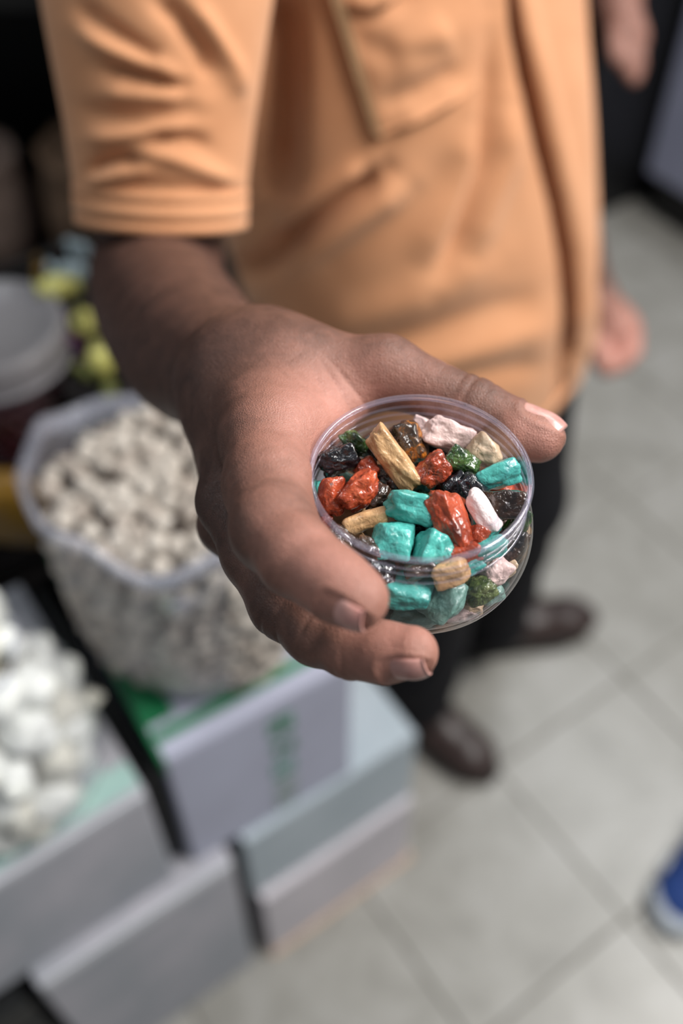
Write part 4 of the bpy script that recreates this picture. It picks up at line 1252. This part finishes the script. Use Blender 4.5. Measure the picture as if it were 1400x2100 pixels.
for i, (px, py, d, s, m, lab) in enumerate((
        (118, 588, 1.04, .0185, M_yel, 'uppermost yellow wrapped sweet, beside the frosted lid'),
        (172, 662, 1.02, .0185, M_yel, 'middle yellow wrapped sweet, next to the purple one'),
        (207, 737, 1.00, .0185, M_yel, 'lowest yellow wrapped sweet, close to the forearm'),
        (150, 700, 1.03, .0125, M_pur, 'purple wrapped sweet between two yellow ones'),
        (140, 655, 1.05, .0110, M_pur, 'small purple wrapped sweet touching the lid'),
        (150, 560, 1.07, .0170, M_pale, 'pale blue wrapped sweet behind the uppermost yellow one'),
        (165, 520, 1.10, .0170, M_pale, 'pale blue wrapped sweet under the shirt sleeve'),
        (85, 560, 1.09, .0120, M_gold, 'gold wrapped sweet behind the frosted lid'),
        (180, 765, 1.01, .0120, M_ogreen, 'olive wrapped sweet below the lowest yellow one'),
        (225, 800, .99, .0120, M_ogreen, 'olive wrapped sweet just above the large open bag'))):
    wrapper('wrapped_sweet', P(px, py, d), s, .5 + i * .9, m, lab, .35 if m is M_yel else 1.0)
tray = thing('tray', (-.226, .845, .662), 'dark tray of wrapped sweets between the lidded jar and the forearm', 'tray')
for nm, size, loc in [('floor_panel', (.10, .22, .010), (-.226, .845, .846))] + [('rim', (.10, .006, .024), (-.226, .845 + s * .11, .856)) for s in (-1, 1)] + [('rim', (.006, .22, .024), (-.226 + s * .05, .845, .856)) for s in (-1, 1)] + [('leg', (.016, .016, .178), (-.226 + sx * .04, .845 + sy * .09, .752)) for sx in (-1, 1) for sy in (-1, 1)]:
    o = link(nm, box_mesh(nm, size, .002, 1), M_crate, tray); o.location = loc
for i, (x, y) in enumerate(((-.25, .78), (-.215, .80), (-.245, .83), (-.205, .845), (-.25, .88), (-.21, .90), (-.24, .925))):
    wrapper('wrapped_sweet', (x, y, .866), .0125, i * 1.1, (M_pur, M_gold, M_ogreen)[i % 3], ('dark purple', 'dull gold', 'olive green')[i % 3] + ' wrapped sweet on the tray bottom, ' + ('nearest the open bag', 'second from the open bag', 'by the lidded jar', 'by the forearm side of the tray', 'behind the middle of the tray', 'by the sleeve side of the tray', 'at the far end of the tray')[i])
pk = link('packet', mesh_py('packet', *(lambda V, F: (V * np.array([.05, .018, .05]) + aty(8, 1045, .66), F))(*pebble(77, (1, 1, 1), 8, 6, .1, 3, .02))), M_gold)
tag(pk, 'yellow packet wedged between the bags at the left edge', 'packet')

# ------------------------------------------------------------------ dark shelving in the upper left
M_rack = simple('black_rack', srgb(14, 13, 14), srgb(20, 19, 19), 10, .6)
M_sack = simple('brown_sack', srgb(140, 112, 90), srgb(108, 86, 68), 25, .9, bscale=120, bstr=.5)
M_sack2 = simple('grey_brown_sack', srgb(148, 128, 118), srgb(116, 100, 92), 25, .9, bscale=120, bstr=.5)
rk = thing('shelf_rack', (-.75, 1.57, 0), 'black shelf rack with dark sacks in the upper left background', 'shelf')
for nm, size, loc in (('back_panel', (1.2, .02, 1.9), (-.80, 1.920, .95)), ('shelf_board', (1.2, .55, .03), (-.80, 1.640, .42)), ('shelf_lip', (1.2, .03, .14), (-.80, 1.365, .455)),
                      ('shelf_board', (1.2, .40, .03), (-.80, 1.720, .95)), ('shelf_lip', (1.2, .03, .10), (-.80, 1.520, .95)),
                      ('upright', (.05, .55, 1.9), (-.215, 1.640, .95)), ('upright', (.05, .55, 1.9), (-1.38, 1.640, .95)), ('plinth', (1.2, .5, .40), (-.80, 1.660, .20))):
    link(nm, box_mesh(nm, size, .004, 1), M_rack, rk).location = loc
def sack(c, r, h, mat, seed, label):
    th = np.linspace(0, 2 * math.pi, 40, endpoint=False); rings = []
    for f, k in ((0, .75), (.08, .95), (.35, 1.05), (.7, 1.0), (.9, .9), (1, .96), (1.02, .88), (.93, .8), (.98, .4), (1.0, .02)):
        kk = r * k * (1 + .05 * np.sin(3 * th + seed) + .03 * np.sin(7 * th + seed * 2))
        rings.append(np.stack([c[0] + kk * np.cos(th), c[1] + kk * np.sin(th), np.full_like(th, c[2] + f * h)], 1))
    return tag(link('sack', mesh_py('sack', *loft(rings, cap0=True)), mat), label, 'sack', 'sacks on the dark rack')
sack((-.66, 1.57, .436), .10, .20, M_sack2, 1, 'grey-brown sack on the dark rack, nearest the sleeve')
sack((-.43, 1.57, .436), .095, .22, M_sack, 2, 'brown sack on the dark rack just left of the sleeve')
sack((-.92, 1.58, .436), .11, .20, M_sack, 3, 'brown sack at the outer end of the dark rack')

# ------------------------------------------------------------------ upper right: cabinets and a second person
M_freezer = simple('blue_grey_enamel', srgb(176, 180, 206), srgb(164, 168, 194), 3, .4)
M_blackbox = simple('black_cabinet', srgb(10, 10, 13), srgb(16, 16, 20), 6, .5)
e0 = atz(1300, 435, 0); e1 = e0 - AV * 1.3
fz = thing('freezer', (e0[0], e0[1], 0), 'blue-grey cabinet with a black base at the upper right', 'cabinet')
fc = (e0 + e1) / 2 + BV * .35
for nm, size, z, m in (('base', (.64, 1.26, .12), .06, M_blackbox), ('body', (.70, 1.30, .78), .51, M_freezer), ('lid', (.72, 1.32, .05), .925, M_freezer)):
    o = link(nm, box_mesh(nm, size, .01), m, fz); o.location = (fc[0], fc[1], z); o.rotation_euler = (0, 0, ROT_AB)
bc = e0 + AV * .34 + BV * .12
bk = thing('black_cabinet', (bc[0], bc[1], 0), 'black cabinet behind the blue-grey one in the upper right', 'cabinet')
for nm, size, z, m in (('body', (1.2, .6, 1.1), .55, M_blackbox), ('top', (1.24, .64, .04), 1.12, M_blackbox), ('door', (.5, .02, .9), .55, M_blackbox)):
    o = link(nm, box_mesh(nm, size, .008), m, bk); q = bc + (-AV * .31 if nm == 'door' else 0) - BV * (.2 if nm == 'door' else 0)
    o.location = (q[0], q[1], z); o.rotation_euler = (0, 0, ROT_AB)

p2 = thing('person', (.30, 1.62, 0), 'person in black standing behind the man, one bare hand hanging down', 'person')
Q0 = np.array([.27, 1.62, 0.0])
def Q(x, y, z): return Q0 + np.array([x, y, z])
hand2 = [P(1262, 10, 1.46), P(1288, 78, 1.45), P(1296, 135, 1.44)]
def body2(p):
    d = chain(p, [(Q(0, 0, .9), .11), (Q(0, 0, 1.15), .11), (Q(0, 0, 1.32), .12), (Q(0, 0, 1.47), .055), (Q(0, -.02, 1.62), .085)], .05)
    d = smin(d, ellipsoid(p, Q(0, -.02, 1.63), (.075, .095, .115)), .02)
    d = smin(d, cone(p, Q(0, -.11, 1.62), Q(0, -.125, 1.59), .010, .013), .012)
    for s in (-1, 1):
        d = smin(d, ellipsoid(p, Q(.078 * s, 0, 1.62), (.014, .02, .03)), .008)
        d = smin(d, chain(p, [(Q(.08 * s, 0, .88), .08), (Q(.07 * s, -.01, .48), .05), (Q(.06 * s, .02, .08), .035)], .02), .03)
    d = smin(d, chain(p, [(Q(-.17, 0, 1.38), .045), (Q(-.22, .02, 1.10), .038), (Q(-.20, -.04, .85), .03)], .02), .03)
    d = smin(d, chain(p, [(Q(.16, 0, 1.38), .045), (Q(.21, 0, 1.14), .040), (hand2[0], .032)], .02), .03)
    d = smin(d, chain(p, [(hand2[0], .033), (hand2[1], .030)], .02), .01)
    for k, (x0, x1, y1) in enumerate(((1268, 1282, 150), (1281, 1296, 168), (1294, 1306, 160), (1306, 1314, 140))):
        d = smin(d, chain(p, [(P(x0, 85, 1.45), .011), (P((x0 + x1) / 2, 118, 1.435), .010), (P(x1, y1, 1.44), .008)], .004), .006)
    d = smin(d, chain(p, [(P(1258, 60, 1.44), .013), (P(1256, 100, 1.43), .011), (P(1262, 122, 1.43), .009)], .004), .008)
    return d
me2 = mesh_np('body', *sdf_mesh(body2, Q(-.32, -.25, .02), Q(.42, .25, 1.80), .007))
at2 = me2.attributes.new('pal', 'FLOAT', 'POINT'); at2.data.foreach_set('value', np.full(len(me2.vertices), .42, np.float32))
link('body', me2, M_skin, p2)
M_blackcloth = simple('black_cloth', srgb(13, 13, 16), srgb(18, 18, 22), 40, .9, .2)
def jacket2(p):
    d = chain(p, [(Q(0, 0, .84), .145), (Q(0, 0, 1.15), .135), (Q(0, 0, 1.30), .14)], .05)
    d = smin(d, cone(p, Q(-.12, 0, 1.38), Q(.12, 0, 1.38), .07, .07), .05)
    d = smin(d, chain(p, [(Q(-.17, 0, 1.37), .058), (Q(-.22, .02, 1.10), .05), (Q(-.205, -.03, .90), .042)], .02), .03)
    d = smin(d, chain(p, [(Q(.16, 0, 1.37), .058), (Q(.205, 0, 1.16), .052)], .02), .03)
    return np.maximum(d, .80 - p[..., 2])
link('jacket', mesh_np('jacket', *sdf_mesh(jacket2, Q(-.34, -.25, .70), Q(.34, .25, 1.56), .008)), M_blackcloth, p2)
def trousers2(p):
    d = cone(p, Q(0, 0, .82), Q(0, 0, .92), .125, .12)
    for s in (-1, 1):
        d = smin(d, np.maximum(chain(p, [(Q(.075 * s, 0, .86), .10), (Q(.07 * s, -.01, .48), .07), (Q(.06 * s, .02, .06), .055)], .03), .05 - p[..., 2]), .03)
    return d
link('trousers', mesh_np('trousers', *sdf_mesh(trousers2, Q(-.3, -.25, .02), Q(.3, .25, 1.1), .008)), M_blackcloth, p2)
link('hair', mesh_np('hair', *sdf_mesh(lambda p: np.maximum(ellipsoid(p, Q(0, .0, 1.655), (.084, .10, .105)), (p - Q(0, -.02, 1.63)) @ unit((0, -.8, -.7)) - .02), Q(-.15, -.15, 1.5), Q(.15, .15, 1.8), .007)), M_hair, p2)
for s in (-1, 1):
    make_shoe(Q(.06 * s, .06, 0), Q(.06 * s + .02 * s, -.20, 0), p2)

# ------------------------------------------------------------------ blue sneaker at the right edge
M_blue = simple('blue_canvas', srgb(24, 62, 128), srgb(16, 44, 100), 60, .8, bscale=400, bstr=.3, bdist=.0008)
M_white = simple('white_rubber', srgb(200, 208, 216), srgb(186, 194, 204), 30, .5)
toe = atz(1366, 1893, .0); heel = toe + np.array([.19, .21, 0])
sn = thing('sneaker', (toe[0] + .14, toe[1] + .03, 0), 'blue canvas sneaker with white rubber sole at the right edge', 'shoe')
u_, s_, L_ = make_shoe(heel, toe, sn, .285, (M_blue, M_white), 'upper')
lv, lf = [], []
for k in range(5):
    x = .115 + .018 * k
    z = np.interp(x, [.11, .20], [.086, .066])
    V, F = tube([L_(x, -.024, z - .006), L_(x + .006, 0, z + .003), L_(x, .024, z - .006)], .0025, 8)
    link('lace', mesh_py('lace', V, F), M_white, sn)
def toe_cap(p):
    q0 = L_(.236, 0, .022); ax = unit(toe - heel); sd = np.array([-ax[1], ax[0], 0])
    q = p - q0; q = np.stack([q @ ax, q @ sd, q[..., 2]], -1)
    d = ellipsoid(q, np.zeros(3), np.array([.053, .047, .030]))
    return np.maximum(np.maximum(d, .004 - q[..., 0] + q[..., 2] * .25), -.016 - q[..., 2])
tc = L_(.24, 0, .02)
link('toe_cap', mesh_np('toe_cap', *sdf_mesh(toe_cap, tc - .09, tc + .09, .003)), M_white, sn)
